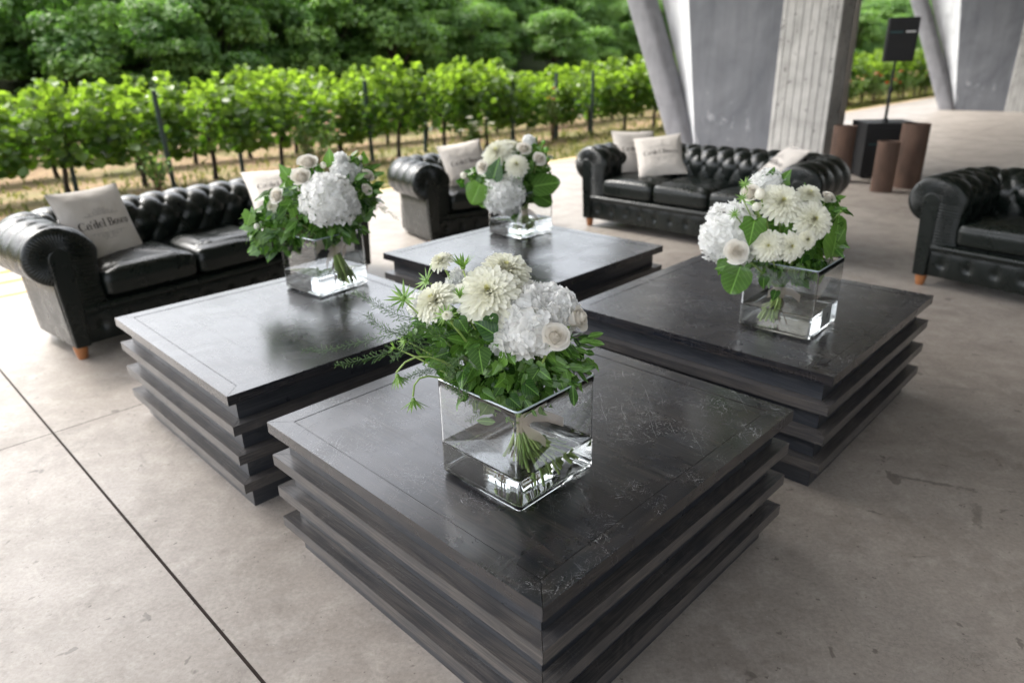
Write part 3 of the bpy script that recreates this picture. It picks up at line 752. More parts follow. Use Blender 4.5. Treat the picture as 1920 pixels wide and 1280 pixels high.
def make_sofa(hw, nseat, seed, sink=0.0):
    root = empty('chesterfield_sofa' if nseat > 1 else 'chesterfield_armchair', (0, 0, 0))
    D = .70; L = M['leather']; path, tot = sofa_path(hw, D, .215); prof, tl = sofa_profile()
    h = .125; rows = [.19+h*k for k in range(4)]
    mb = MB(); G = []
    for x, y, nx, ny, s in path:
        row = []; e = min(s, tot-s); edge = min(1, e/.035)
        for (o, z, on, zn), t in zip(prof, tl):
            d = tuft(s, t, .17, tot, rows, h)*edge-.012*(1-sqrt(max(0, 1-(1-min(1, e/.02))**2)))
            if z > .8: d = 0
            oo = o+on*d; row.append((x+nx*oo, y+ny*oo, z+zn*d))
        G.append(row)
    mb.grid(G, smooth=True)
    # pleated arm fronts
    for sx in (-1, 1):
        for_in = [(-.055, .30+.30*k/21) for k in range(22)]+[(.055*cos(pi-(pi+radians(60))*k/46), .60+.055*sin(pi-(pi+radians(60))*k/46)) for k in range(47)]
        Gc = []; acc = 0
        NI = 300
        idx = [i*(len(prof)-1)/(NI-1) for i in range(NI)]
        rowsN = 9
        for q in idx:
            i = min(int(q), len(prof)-2); f = q-i
            po = (prof[i][0]*(1-f)+prof[i+1][0]*f, prof[i][1]*(1-f)+prof[i+1][1]*f)
            pi_ = (for_in[i][0]*(1-f)+for_in[i+1][0]*f, for_in[i][1]*(1-f)+for_in[i+1][1]*f)
            tq = tl[i]*(1-f)+tl[i+1]*f; row = []
            for k in range(rowsN):
                r = k/(rowsN-1); x = pi_[0]*(1-r)+po[0]*r; z = pi_[1]*(1-r)+po[1]*r
                pl = .0045*sin(2*pi*tq/.019+.7*sin(tq*40))*sin(pi*min(1, r*1.02+.0))**.5*(1-.3*r) if 0 < r < 1 else 0
                y = -.020*sin(pi*min(1, r*.5+.5))-.004-pl if r < 1 else .004
                row.append((sx*hw+(x if sx > 0 else -x)*1.0, y, z))
            Gc.append(row)
        mb.grid(Gc, smooth=True, flip=(sx > 0))
    mb.build('tufted_upholstery', L, root)
    # outer panels
    mb = MB(); G = []
    for x, y, nx, ny, s in path:
        G.append([(x+nx*o, y+ny*o, z) for o, z in ((.02, .53), (.058, .50), (.054, .40), (.046, .25), (.036, .09), (.028, .082), (-.05, .08))])
    mb.grid(G, smooth=True); 
    mb.box((0, D/2+.005, .20), (2*hw-.02, D-.03, .235)); mb.build('outer_panel', L, root)
    # arm facings
    for sx in (-1, 1):
        out = [(-.050, .082)]+[(-.055, .30), (-.055, .60)]
        out += [(.057*cos(pi-pi*1.02*k/16), .60+.057*sin(pi-pi*1.02*k/16)) for k in range(1, 17)]
        out += [(.052, .45), (.042, .25), (.034, .082)]
        vs = [(sx*(hw+x) if sx > 0 else -hw-x, -.030, z) for x, z in out]+[(sx*(hw+x) if sx > 0 else -hw-x, .02, z) for x, z in out]
        n = len(out); mb = MB(); fs = [tuple(range(n)) if sx > 0 else tuple(range(n))[::-1], tuple(range(n, 2*n))[::-1] if sx > 0 else tuple(range(n, 2*n))]
        fs += [((i+1) % n, i, n+i, n+(i+1) % n) if sx > 0 else (i, (i+1) % n, n+(i+1) % n, n+i) for i in range(n)]
        mb.add(vs, fs); mb.build('arm_facing', L, root, bevel=.009, seg=3)
    # buttoned front border and rolled rail
    mb = MB(); G = []; W = 2*hw-.11; nb = round(W/.17); a = W/nb
    nx_ = int(W/.011)
    for i in range(nx_+1):
        x = -W/2+W*i/nx_; row = []
        for k in range(15):
            z = .084+.182*k/14; e = sin(pi*k/14)**.5; dx = (x/a+.5*(nb % 2 == 0)-round(x/a+.5*(nb % 2 == 0)))*a; dz = z-.176
            d = .012*e*(1-.5*exp(-((dx*dx)/.0009)))-.018*exp(-(dx*dx+dz*dz)/.0006)+.006*exp(-((dx*dx+dz*dz)/.00009)**2)
            row.append((x, .002-d, z))
        G.append(row)
    mb.grid(G, smooth=True, flip=True); mb.build('front_border', L, root)
    mb = MB(); mb.tube([(-W/2, -.008, .288), (W/2, -.008, .288)], .025, 14); mb.tube([(-W/2, -.012, .262), (W/2, -.012, .262)], .006, 8)
    mb.build('front_rail', L, root)
    # seat cushions
    IW = 2*(hw-.205)+.03; wc = IW/nseat
    for c in range(nseat):
        cx = -IW/2+wc*(c+.5); R = Vector((seed*3.1+c*5.7, seed, 0)); mb = MB(); G = []
        a, b, hh = wc/2-.003, (D-.13)/2, .088; nu, nv = 60, 92
        def sp(v, e): return math.copysign(abs(v)**e, v)
        am = .026 if c == nseat//2 and nseat > 1 else .017
        for i in range(nu+1):
            et = -pi/2+pi*i/nu; row = []
            for j in range(nv):
                om = 2*pi*j/nv
                x, y, z = a*sp(cos(et), .16)*sp(cos(om), .16), b*sp(cos(et), .16)*sp(sin(om), .16), hh*sp(sin(et), .34)
                if z > 0:
                    e = max(0, 1-(x/a)**4)*max(0, 1-(y/b)**4); z += .036*e
                    p = Vector((x*3.2, y*6.5, 0))+R; n1 = mnoise.noise(p+Vector((mnoise.noise(p*.7), mnoise.noise(p*.6+Vector((9, 2, 0))), 0))*1.4)
                    n2 = mnoise.noise(p*2.1+Vector((4, 4, 4))); z += am*(1-abs(n1)*3.2)*(.3+.7*e)*.8+am*.35*n2*e
                else:
                    pass
                seam = .004*exp(-((z-.035)/.006)**2); sc = 1+seam/a
                row.append((cx+x*sc, b-.035+y*sc, .312+hh+z*.86))
            G.append(row)
        mb.grid(G, smooth=True, closev=True, flip=True); mb.build('seat_cushion', L, root)
    for sx in (-1, 1):
        for y, xi in ((.035, .005), (D-.16, .14)):
            mb = MB(); mb.lathe([(.0245+.2*sink, sink), (.028+.15*sink, .006+sink), (.0365, max(.055, sink+.008)), (.038, .083)], (sx*(hw-xi), y, 0), 18); mb.build('foot', M['foot'], root)
    return root
def place_sofa(o, foot, rz, hw, label, cat, group=None):
    x = Vector((cos(rz), sin(rz), 0)); y = Vector((-sin(rz), cos(rz), 0))
    o.location = Vector((foot[0], foot[1], 0))+x*hw-y*.035; o.rotation_euler = (0, 0, rz); tag(o, label, cat, group)
HW = 1.05
sofa = make_sofa(HW, 3, 1.0)
RZ_L, RZ_B, RZ_R, RZ_C = radians(50.5), radians(-46), radians(-54), radians(33)
place_sofa(sofa, (-2.505, 3.755), RZ_L, HW, 'dark green leather chesterfield sofa at the left with two linen pillows', 'sofa', 'three seat chesterfield sofas')
s2 = copy_tree(sofa); place_sofa(s2, (.805, 6.933), RZ_B, HW, 'dark green leather chesterfield sofa at the back in front of the pier, with three pillows', 'sofa', 'three seat chesterfield sofas')
s3 = copy_tree(sofa); place_sofa(s3, (2.932, 4.779), RZ_R, HW, 'dark green leather chesterfield sofa cut off by the right edge, without pillows', 'sofa', 'three seat chesterfield sofas')
chair = make_sofa(.46, 1, 2.3, .055); place_sofa(chair, (-.715, 6.335), RZ_C, .46, 'dark green leather chesterfield armchair behind the farthest bouquet', 'armchair'); chair.location.z = -.055

# ================================================================== PILLOWS WITH PRINTED NAME
def psurf(x, y, side=.45, T=.065):
    """x,y in -1..1 -> pillow outline and puff"""
    pin = .055; X = x*(1-pin*(1-y*y)*abs(x)**2)*side/2; Y = y*(1-pin*(1-x*x)*abs(y)**2)*side/2
    z = T*(max(0, 1-x**4)**.75)*(max(0, 1-y**4)**.75)*(.86+.14*cos(x*2)*cos(y*2)); return X, Y, z
def stroke(pts, sub=10):
    """pts: (x,y,width) polyline -> quad strip lists"""
    P = []
    for a, b in zip(pts, pts[1:]):
        n = max(1, int(sqrt((a[0]-b[0])**2+(a[1]-b[1])**2)*sub))
        for k in range(n): P.append(tuple(a[i]+(b[i]-a[i])*k/n for i in range(3)))
    P.append(pts[-1]); out = []
    for i, (x, y, w_) in enumerate(P):
        a = P[max(i-1, 0)]; b = P[min(i+1, len(P)-1)]; dx, dy = b[0]-a[0], b[1]-a[1]; l = sqrt(dx*dx+dy*dy) or 1
        out.append(((x-dy/l*w_/2, y+dx/l*w_/2), (x+dy/l*w_/2, y-dx/l*w_/2)))
    return out
def arcp(cx, cy, rx, ry, a0, a1, wf, n=26):
    return [(cx+rx*cos(radians(a0+(a1-a0)*k/n)), cy+ry*sin(radians(a0+(a1-a0)*k/n)), wf(radians(a0+(a1-a0)*k/n))) for k in range(n+1)]
thick = lambda a: .032+.10*abs(cos(a))**1.5
def serif(x, y, w_=.20, t=.030): return [(x-w_/2, y, t), (x+w_/2, y, t)]
def stem(x, y0, y1, w_=.115): return [(x, y0, w_), (x, y1, w_)]
def glyph(ch):
    S = []
    if ch == 'C': S = [arcp(.36, .36, .27, .345, 48, 318, lambda a: .032+.125*max(0, -cos(a))**1.2), stem(.565, .50, .70, .035), stem(.56, .06, .20, .03)]; w_ = .66
    elif ch == 'a': S = [stem(.36, .05, .36, .11), arcp(.215, .345, .145, .125, 0, 170, lambda a: .035+.06*max(0, cos(a))), arcp(.205, .15, .14, .135, 60, 300, thick), [(.36, .05, .10), (.42, .01, .05), (.46, .02, .03)], arcp(.10, .35, .035, .035, 0, 360, lambda a: .05, 10)]; w_ = .47
    elif ch == "'": S = [[(.09, .70, .10), (.085, .60, .09), (.05, .50, .02)]]; w_ = .17
    elif ch == 'd': S = [stem(.37, 0, .72), arcp(.20, .235, .15, .22, 0, 360, thick), serif(.30, .715, .16), serif(.43, .012, .14)]; w_ = .50
    elif ch == 'e': S = [arcp(.23, .24, .17, .225, 5, 325, lambda a: .03+.10*max(0, -cos(a))**1.1+.02*max(0, cos(a))), [(.08, .26, .03), (.39, .26, .03)]]; w_ = .44
    elif ch == 'l': S = [stem(.13, 0, .72), serif(.13, .012, .24), serif(.07, .715, .15)]; w_ = .26
    elif ch == 'B': S = [stem(.16, 0, .70, .13), serif(.12, .688, .26), serif(.12, .012, .26), [(.16, .688, .03), (.33, .688, .03)], arcp(.32, .53, .15, .158, 90, -90, lambda a: .03+.10*max(0, cos(a))), [(.16, .372, .03), (.33, .372, .03)], arcp(.33, .19, .18, .178, 90, -90, lambda a: .03+.11*max(0, cos(a))), [(.16, .012, .03), (.34, .012, .03)]]; w_ = .60
    elif ch == 'o': S = [arcp(.23, .235, .165, .222, 0, 360, thick)]; w_ = .46
    elif ch == 's': S = [arcp(.19, .345, .115, .115, 40, 230, lambda a: .035+.04*max(0, -cos(a))), [(.115, .26, .07), (.20, .235, .10), (.27, .195, .07)], arcp(.19, .125, .115, .12, 50, -140, lambda a: .035+.04*max(0, cos(a))), stem(.28, .36, .45, .03), stem(.085, .03, .13, .03)]; w_ = .38
    elif ch == 'c': S = [arcp(.22, .235, .16, .222, 45, 320, lambda a: .03+.10*max(0, -cos(a))**1.1), arcp(.32, .36, .028, .028, 0, 360, lambda a: .045, 8)]; w_ = .41
    else: S = []; w_ = .18
    return S, w_
def spiral(cx, cy, r, a0, turns, sgn=1, w_=.016):
    n = 34; return [(cx+r*(1-.8*k/n)*cos(a0+sgn*turns*2*pi*k/n), cy+r*(1-.8*k/n)*sin(a0+sgn*turns*2*pi*k/n)*.8, w_) for k in range(n+1)]
def flourish(sy):
    S = []
    for sx in (-1, 1):
        S += [[(sx*x, sy*y, w_) for x, y, w_ in q] for q in (
            spiral(.13, .12, .11, -pi/2, 1.2, 1, .022), spiral(.36, .10, .09, pi, 1.2, -1, .020), spiral(.58, .06, .07, -pi/2, 1.1, 1, .018),
            [(0, .02, .02), (.12, .0, .03), (.30, .0, .022), (.50, -.02, .02), (.72, -.03, .018), (.95, .0, .012)],
            spiral(.23, .24, .07, 0, 1.0, 1, .016), [(.0, .30, .012), (.08, .26, .022), (.16, .20, .012)], spiral(.80, .0, .05, pi, 1.0, 1, .014))]
    S.append([(0, .02, .012), (0, .16, .022), (0, .34, .010)])
    return S
def make_pillow():
    root = empty('throw_pillow', (0, 0, 0)); n = 40; mb = MB(); uv = [(i/n*.45, j/n*.45) for i in range(n+1) for j in range(n+1)]
    def pt(i, j, sg):
        a, b = -cos(pi*i/n), -cos(pi*j/n); X, Y, z = psurf(a, b)
        wv = .0045*mnoise.noise(Vector((a*2.3, b*2.3, sg*3)))*min(1, z/.03)+.003*mnoise.noise(Vector((a*6, b*5, sg*5)))*min(1, z/.03)
        return (X, Y, sg*(z*(1 if sg > 0 else .85)+.0008)+wv)
    mb.grid([[pt(i, j, 1) for j in range(n+1)] for i in range(n+1)], smooth=True, uvs=uv)
    mb.grid([[pt(i, j, -1) for j in range(n+1)] for i in range(n+1)], smooth=True, uvs=uv, flip=True)
    mb.build('pillow_cover', M['linen'], root)
    mb = MB(); rim = []
    for sx_, sy_, ex, ey in ((-1, -1, 1, -1), (1, -1, 1, 1), (1, 1, -1, 1), (-1, 1, -1, -1)):
        for k in range(18): rim.append(Vector(psurf(sx_+(ex-sx_)*k/18, sy_+(ey-sy_)*k/18)))
    rim.append(rim[0]); mb.tube(rim, .0028, 6, cap=False); mb.build('piping', M['linen'], root)
    def put(mb, S, ox, oy, sc):
        for q in S:
            st = stroke([(x*sc, y*sc, w_*sc) for x, y, w_ in q], 160)
            vs = []
            for a, b in st:
                for x, y in (a, b):
                    X = (x+ox)/.225; Y = (y+oy)/.225
                    # invert the pinch so the print lies on the cloth
                    X2, Y2, z = psurf(X, Y); wv = .0045*mnoise.noise(Vector((X*2.3, Y*2.3, 3)))+.003*mnoise.noise(Vector((X*6, Y*5, 5)))
                    vs.append((X2, Y2, z+.0022+wv))
            mb.add(vs, [(2*i, 2*i+1, 2*i+3, 2*i+2) for i in range(len(st)-1)], smooth=True)
    txt = "Ca'del Bosco"; sc = .066; W = sum(glyph(c)[1] for c in txt)*sc; x = -W/2; m1 = MB()
    for c in txt:
        S, w_ = glyph(c); put(m1, S, x, -.020, sc); x += w_*sc
    m1.build('lettering', M['print_black'], root)
    for sg_ in (1, -1): m2 = MB(); put(m2, flourish(sg_), 0, .055*sg_, .125); m2.build('scroll_ornament', M['print_grey'], root)
    return root
pil = make_pillow()
PILL = [((-2.52, 4.262, .668), [[.3987, -.3009, .8663], [.9171, .1401, -.3733], [-.009, .9433, .3318]], 'linen pillow with printed name leaning on the near arm of the left sofa', 1.04),
        ((-1.7166, 5.28, .688), [[.8592, -.4106, .3053], [.5111, .716, -.4755], [-.0234, .5646, .8251]], 'linen pillow on the left sofa, half hidden by the white hydrangea bouquet', 1.0),
        ((-.4098, 6.87, .635), [[.8956, -.3006, .328], [.4348, .4355, -.7882], [.0941, .8486, .5207]], 'linen pillow sitting in the armchair', 1.0),
        ((1.45, 6.80, .680), [[.9957, -.0397, -.0834], [-.0351, .6722, -.7395], [.0854, .7393, .668]], 'linen pillow facing the camera, front one of the pair on the rear sofa', 1.0),
        ((1.27, 7.10, .685), [[.9708, -.0927, .2212], [.2352, .5469, -.8034], [-.0465, .832, .5528]], 'linen pillow behind another pillow at the left arm of the rear sofa', 1.0),
        ((2.27, 5.94, .672), [[-.0413, .7181, -.6948], [-.9989, -.013, .0459], [.0239, .6959, .7178]], 'linen pillow seen edge on, leaning on the right arm of the rear sofa', 1.0)]
for i, (c, Rm, lb, sc) in enumerate(PILL):
    o = pil if i == 0 else copy_tree(pil); m = Matrix(Rm).to_quaternion().to_matrix().to_4x4(); m.translation = Vector(c)
    o.matrix_world = m @ Matrix.Scale(sc, 4); tag(o, lb, 'pillow', 'printed linen throw pillows')

# ================================================================== VASES AND BOUQUETS
def at(px, py, Y):
    """world point seen at photo position (px,py) of the 1920x1280 picture at depth Y"""
    d = _fw+_r2*((px-960)/F_PX)-_u2*((py-640)/F_PX); t = Y/d.y; return Vector((d.x*t, Y, CAM_Z+d.z*t))
def rrect(h, r, z, n=6):
    out = []
    for cx_, cy_, a0 in ((h-r, h-r, 0), (-h+r, h-r, pi/2), (-h+r, -h+r, pi), (h-r, -h+r, 3*pi/2)):
        for k in range(n+1): a = a0+pi/2*k/n; out.append((cx_+r*cos(a), cy_+r*sin(a), z))
    return out
def make_vase(hs=.15, H=.288, wl=.10):
    root = empty('glass_vase', (0, 0, 0)); mb = MB(); t = .0045; r = .014; br = .016; rows = []
    def out(h, z, rr=r): rows.append(rrect(h, min(rr, h*.98), z))
    out(.004, 0, .002); out(hs-br, 0)
    for k in range(1, 7): a = pi/2*k/6; out(hs-br+br*sin(a), br-br*cos(a))
    for k in range(1, 12): out(hs, br+(H-br-.002)*k/11)
    out(hs-.001, H-.0004); out(hs-t/2, H); out(hs-t+.001, H-.0004); out(hs-t, H-.0025)
    zb = .013
    for k in range(1, 11): out(hs-t, H-.0025-(H-zb-br-.0025)*k/10, r*.7)
    for k in range(1, 7): a = pi/2*k/6; out(hs-t-br+br*cos(a), zb+br-br*sin(a), r*.7)
    out(.004, zb, .002)
    mb.grid(rows, smooth=True, closev=True, flip=True); mb.quadface(rows[0][::-1]); mb.quadface(rows[-1])
    o = mb.build('glass', M['glass'], root); weld(o)
    mb = MB(); P = [Vector(q) for q in rrect(hs-t/2, r*.85, H-.0008)]; P += P[:2]; mb.tube(P, .0026, 8, cap=False); mb.build('sky_tinted_ground_rim', M['rim'], o)
    mb = MB(); rows = []; e = .0004; z0 = zb-e
    rows.append(rrect(.004, .002, z0))
    for k in range(6, -1, -1): a = pi/2*k/6; rows.append(rrect(hs-t-br+br*cos(a)+e, r*.7, zb+br-br*sin(a)-e))
    for k in range(1, 9): rows.append(rrect(hs-t+e, r*.7, zb+br+(wl-zb-br)*k/8))
    rows.append(rrect(hs-t-.002, r*.6, wl+.0)); rows.append(rrect(hs-t-.005, r*.5, wl-.0008)); rows.append(rrect(.004, .002, wl-.001))
    mb.grid(rows, smooth=True, closev=True, flip=True); mb.quadface(rows[0][::-1]); mb.quadface(rows[-1])
    o = mb.build('water', M['water'], root); weld(o)
    return root
vase = make_vase()
VZ = TOP+.0006
VASES = [((.008, 1.675), 45.4, 'square clear glass vase holding the largest bouquet on the foreground table'), ((-.949, 3.471), 50.8, 'square clear glass vase on the table before the left sofa'),
         ((.075, 4.558), 45.5, 'square clear glass vase on the farthest table'), ((1.168, 2.765), 47.5, 'square clear glass vase with a white paper label on the right table')]
vobj = []
for i, ((x, y), a, lb) in enumerate(VASES):
    o = vase if i == 0 else copy_tree(vase); o.location = (x, y, VZ); o.rotation_euler = (0, 0, radians(a)); tag(o, lb, 'vase', 'square glass vases'); vobj.append(o)
# folded paper label inside the right-hand vase
mb = MB(); G = [[(.146-.0075, -.03+.11*u-.0, .075+.075*v) for v in (0, 1)] for u in (0, .5, 1)]
pl = MB(); pl.box((.02, -.1441, .062), (.11, .0006, .085)); lo = pl.build('paper_label', M['paper'], vobj[3])
pl = MB()
for x, y, w_, h_ in ((-.018, 0, .004, .022), (-.010, 0, .004, .022), (-.002, 0, .004, .022), (-.010, .0095, .02, .004)): pl.box((.04+x, -.14445, .060+y), (w_, .0004, h_))
pl.build('label_print', M['print_black'], lo)

def frame(dirv, upv=(0, 0, 1)):
    z = Vector(dirv).normalized(); u = Vector(upv)
    if abs(z.dot(u)) > .97: u = Vector((0, 1, 0))
    x = u.cross(z).normalized(); y = z.cross(x); return x, y, z
def dahlia(mb, c, face, Rr, R, flat_=0.0):
    X, Y, Z = frame(face); c = Vector(c); nr = 12
    for k in range(nr):
        f = k/(nr-1); n = int(23-14*f); L = Rr*(1.0-.66*f); el = radians(-6+80*f**1.05); wd = Rr*(.27-.13*f); base = Rr*.10*(1-f)
        for i in range(n):
            a = 2*pi*(i+.5*(k % 2))/n+R.uniform(-.09, .09); l = L*R.uniform(.90, 1.07); e = el+R.uniform(-.12, .12)
            rd = X*cos(a)+Y*sin(a); tg = -X*sin(a)+Y*cos(a); G = []
            for u in range(5):
                t = u/4; ee = e+.35*(t-.4)*(1-f)-(.25*(1-f) if t > .8 else 0); p = c+rd*(base+l*t*cos(e)*.98)+Z*(l*t*sin(e)+Rr*.22*f+.05*Rr*sin(t*pi))
                nv = (Z*cos(e)-rd*sin(e)); ww = wd*(.34, .74, 1.0, .97, .46)[u]*.5; cup = ww*.55
                G.append([p-tg*ww+nv*cup, p, p+tg*ww+nv*cup])
            tn = min(1, max(0, .06+.10*f+(0.5 if f > .93 else 0)+R.uniform(-.04, .04))); mb.grid(G, smooth=True, col=(tn, tn, tn))
    for i in range(14):
        a = R.uniform(0, 6.28); q = Rr*.06*sqrt(R.random()); p = c+X*cos(a)*q+Y*sin(a)*q+Z*Rr*.28; s = Rr*.05
        mb.quadface([p, p+X*s+Z*s*2, p+Z*s*4, p-X*s+Z*s*2], col=(.95, .95, .95))
def floret(mb, c, n, s, R, col):
    X, Y, Z = frame(n, (R.uniform(-1, 1), R.uniform(-1, 1), R.uniform(-1, 1))); c = Vector(c); a0 = R.uniform(0, 6.28)
    for k in range(4):
        a = a0+k*pi/2+R.uniform(-.12, .12); rd = X*cos(a)+Y*sin(a); tg = -X*sin(a)+Y*cos(a); G = []; lift = R.uniform(-.15, .75); zz = .0015*(k % 2)
        for t, ww in ((.06, .12), (.38, .50), (.72, .56), (1.0, .26)):
            p = c+rd*s*t+Z*(s*lift*t*t+zz); w_ = ww*s; wb = s*.10*R.uniform(-1, 1)*t; G.append([p-tg*w_+Z*(w_*.30+wb), p-tg*w_*.5-Z*wb*.5, p+tg*w_*.5+Z*wb*.6, p+tg*w_+Z*(w_*.30-wb)])
        mb.grid(G, smooth=True, col=col)
def hydrangea(mb, c, face, Rr, R, sq=(1, 1, 1), n=150, cover=-.45):
    X, Y, Z = frame(face); c = Vector(c)
    for i in range(n):
        z = 1-(1-cover)*(i+.5)/n; a = i*2.39996; q = sqrt(1-z*z); lump = 1+.30*mnoise.noise(Vector((cos(a)*q, sin(a)*q, z))*1.9+c*7)+R.uniform(-.09, .08)
        d = X*cos(a)*q*sq[0]+Y*sin(a)*q*sq[1]+Z*z*sq[2]; nn = (d.normalized()+Vector((R.gauss(0, .38), R.gauss(0, .38), R.gauss(0, .38)))).normalized()
        t = R.uniform(.485, .505); floret(mb, c+d*Rr*lump*.90, nn, max(.012, min(.021, Rr*.24))*R.uniform(.8, 1.15), R, (t, t, t))
    G = [[tuple(c+(X*cos(b)*sin(a)*sq[0]+Y*sin(b)*sin(a)*sq[1]+Z*cos(a)*sq[2])*Rr*.72) for b in [2*pi*j/12 for j in range(12)]] for a in [pi*i/8 for i in range(9)]]
    mb.grid(G, smooth=True, closev=True, col=(.49, .50, .47))
def rose(mb, c, face, Rr, R, n=24, openness=.8):
    X, Y, Z = frame(face); c = Vector(c)
    mb.grid([[tuple(c+(X*cos(b)+Y*sin(b))*sin(a)*Rr*.50+Z*(cos(a)*Rr*.62-Rr*.02)) for b in [2*pi*j/12 for j in range(12)]] for a in [pi*i/8 for i in range(9)]], smooth=True, closev=True, col=(.49, .475, .45))
    for i in range(n):
        f = i/(n-1); r0 = Rr*(.03+.60*f**.85); H = Rr*(1.42-.42*f); a0 = i*2.4; span = radians(230-125*f); lean = (.02+.42*f**2)*openness; t_ = R.uniform(.47, .51)*(1-.10*(1-f)); G = []
        for u in range(8):
            aa = a0+span*(u/7-.5); row = []; e = abs(u/7-.5)*2
            for v in range(6):
                t = v/5; rr = r0*(.55+.45*sin(t*1.5))+Rr*lean*t**2.2+(Rr*.10*f*max(0, t-.75)*4 if f > .3 else 0); hh = H*t*(1-.16*e*e)-Rr*.5-(Rr*.12*f*max(0, t-.8)*5 if f > .4 else 0)
                row.append(c+(X*cos(aa)+Y*sin(aa))*rr+Z*hh)
            G.append(row)
        mb.grid(G, smooth=True, col=(t_, t_*(.99-.02*(1-f)), t_*(.975-.05*(1-f))))
def spiky(mb, c, face, s, R, n=13, fold=.2):
    X, Y, Z = frame(face); c = Vector(c)
    for i in range(n):
        a = 2*pi*i/n+R.uniform(-.15, .15); e = fold+R.uniform(-.2, .25); l = s*R.uniform(.75, 1.1); rd = X*cos(a)+Y*sin(a); tg = -X*sin(a)+Y*cos(a); d = rd*cos(e)+Z*sin(e)
        t = R.random(); w_ = s*.085; p = c+rd*s*.08
        mb.grid([[p-tg*w_*.7, p+Z*w_*.4, p+tg*w_*.7], [p+d*l*.45-tg*w_, p+d*l*.45+Z*w_*.5, p+d*l*.45+tg*w_], [p+d*l*.99-tg*.0003, p+d*l+Z*.0005, p+d*l*.99+tg*.0003]], smooth=True, col=(t, t, t))
    mb.grid([[c+(X*cos(b)*sin(a_)+Y*sin(b)*sin(a_))*s*.16+Z*(cos(a_)*s*.2) for b in [2*pi*j/10 for j in range(10)]] for a_ in [pi*i/6 for i in range(7)]], smooth=True, closev=True, col=(.7, .7, .7))
IVY = [(0, 0), (.17, -.13), (.40, -.10), (.40, .12), (.50, .32), (.30, .46), (.17, .72), (0, 1.0)]
HEART = [(0, 0), (.20, -.13), (.42, .0), (.47, .22), (.36, .48), (.19, .76), (.07, .93), (0, 1.04)]
LANCE = [(0, 0), (.10, .10), (.19, .28), (.215, .48), (.17, .70), (.09, .87), (.03, .96), (0, 1.0)]
ROUND = [(0, 0), (.25, -.06), (.46, .10), (.52, .38), (.44, .66), (.28, .86), (.12, .97), (0, 1.0)]
def leaf(mb, p, tip, nrm, s, shape, R, tint=None, curl=None):
    p = Vector(p); y = Vector(tip).normalized(); z = Vector(nrm); z = (z-y*z.dot(y)).normalized(); x = y.cross(z)
    cu = R.uniform(.05, .45) if curl is None else curl; fo = R.uniform(.05, .35); t = R.random() if tint is None else tint; wv = R.uniform(0, 6)
    ms = [max(0, q[1]) for q in shape]; ms = [m*1.0 for m in ms]; ms[1] = .06; 
    for sg in (-1, 1):
        vs, uv = [], []
        for (ox, oy), my in zip(shape, ms):
            for f in (0, .5, 1):
                a, b = sg*ox*f, my+(oy-my)*f; zz = fo*abs(a)-cu*b*b*.6+.035*sin(b*9+wv)*f-.12*abs(a)**2*3
                vs.append(p+(x*a+y*b+z*zz)*s); uv.append((a, b))
        fs = []
        for i in range(len(shape)-1):
            for k in range(2):
                q = (i*3+k, i*3+k+1, (i+1)*3+k+1, (i+1)*3+k); fs.append(q if sg > 0 else q[::-1])
        mb.add(vs, fs, uv, 0, (t, t, t), True)
def frond(mb, pts, R, s=.05, dens=42, needle=.010):
    pts = [Vector(p) for p in pts]; mb.tube(pts, [.0013, .001, .0008, .0005, .0004][:len(pts)], 4, cap=False, col=(.3, .3, .3))
    n = len(pts)-1
    for i in range(dens):
        t = (i+.5)/dens; k = min(int(t*n), n-1); f = t*n-k; p = pts[k]*(1-f)+pts[k+1]*f; d = (pts[k+1]-pts[k]).normalized(); sd = d.cross(Vector((0, -.5, 1))).normalized()*(1 if i % 2 else -1)
        l = s*(1-.65*t)*R.uniform(.6, 1.1); dd = (d*.75+sd*.75+Vector((R.uniform(-.2, .2), R.uniform(-.2, .2), R.uniform(-.1, .25)))).normalized(); q = p+dd*l
        mb.tube([p, q], [.0006, .0003], 3, cap=False, col=(.5, .5, .5)); m = max(3, int(l/.0042))
        for j in range(m):
            a = p+dd*l*(j+.5)/m; nd = (dd*.8+Vector((R.uniform(-1, 1), R.uniform(-1, 1), R.uniform(-1, 1)))*.85).normalized()*needle*R.uniform(.6, 1.1); w_ = nd.cross(Vector((.3, 1, .2))).normalized()*.0008; tt = R.random()
            mb.quadface([a-w_, a+nd*.5-w_, a+nd, a+nd*.5+w_, a+w_], col=(tt, tt, tt))

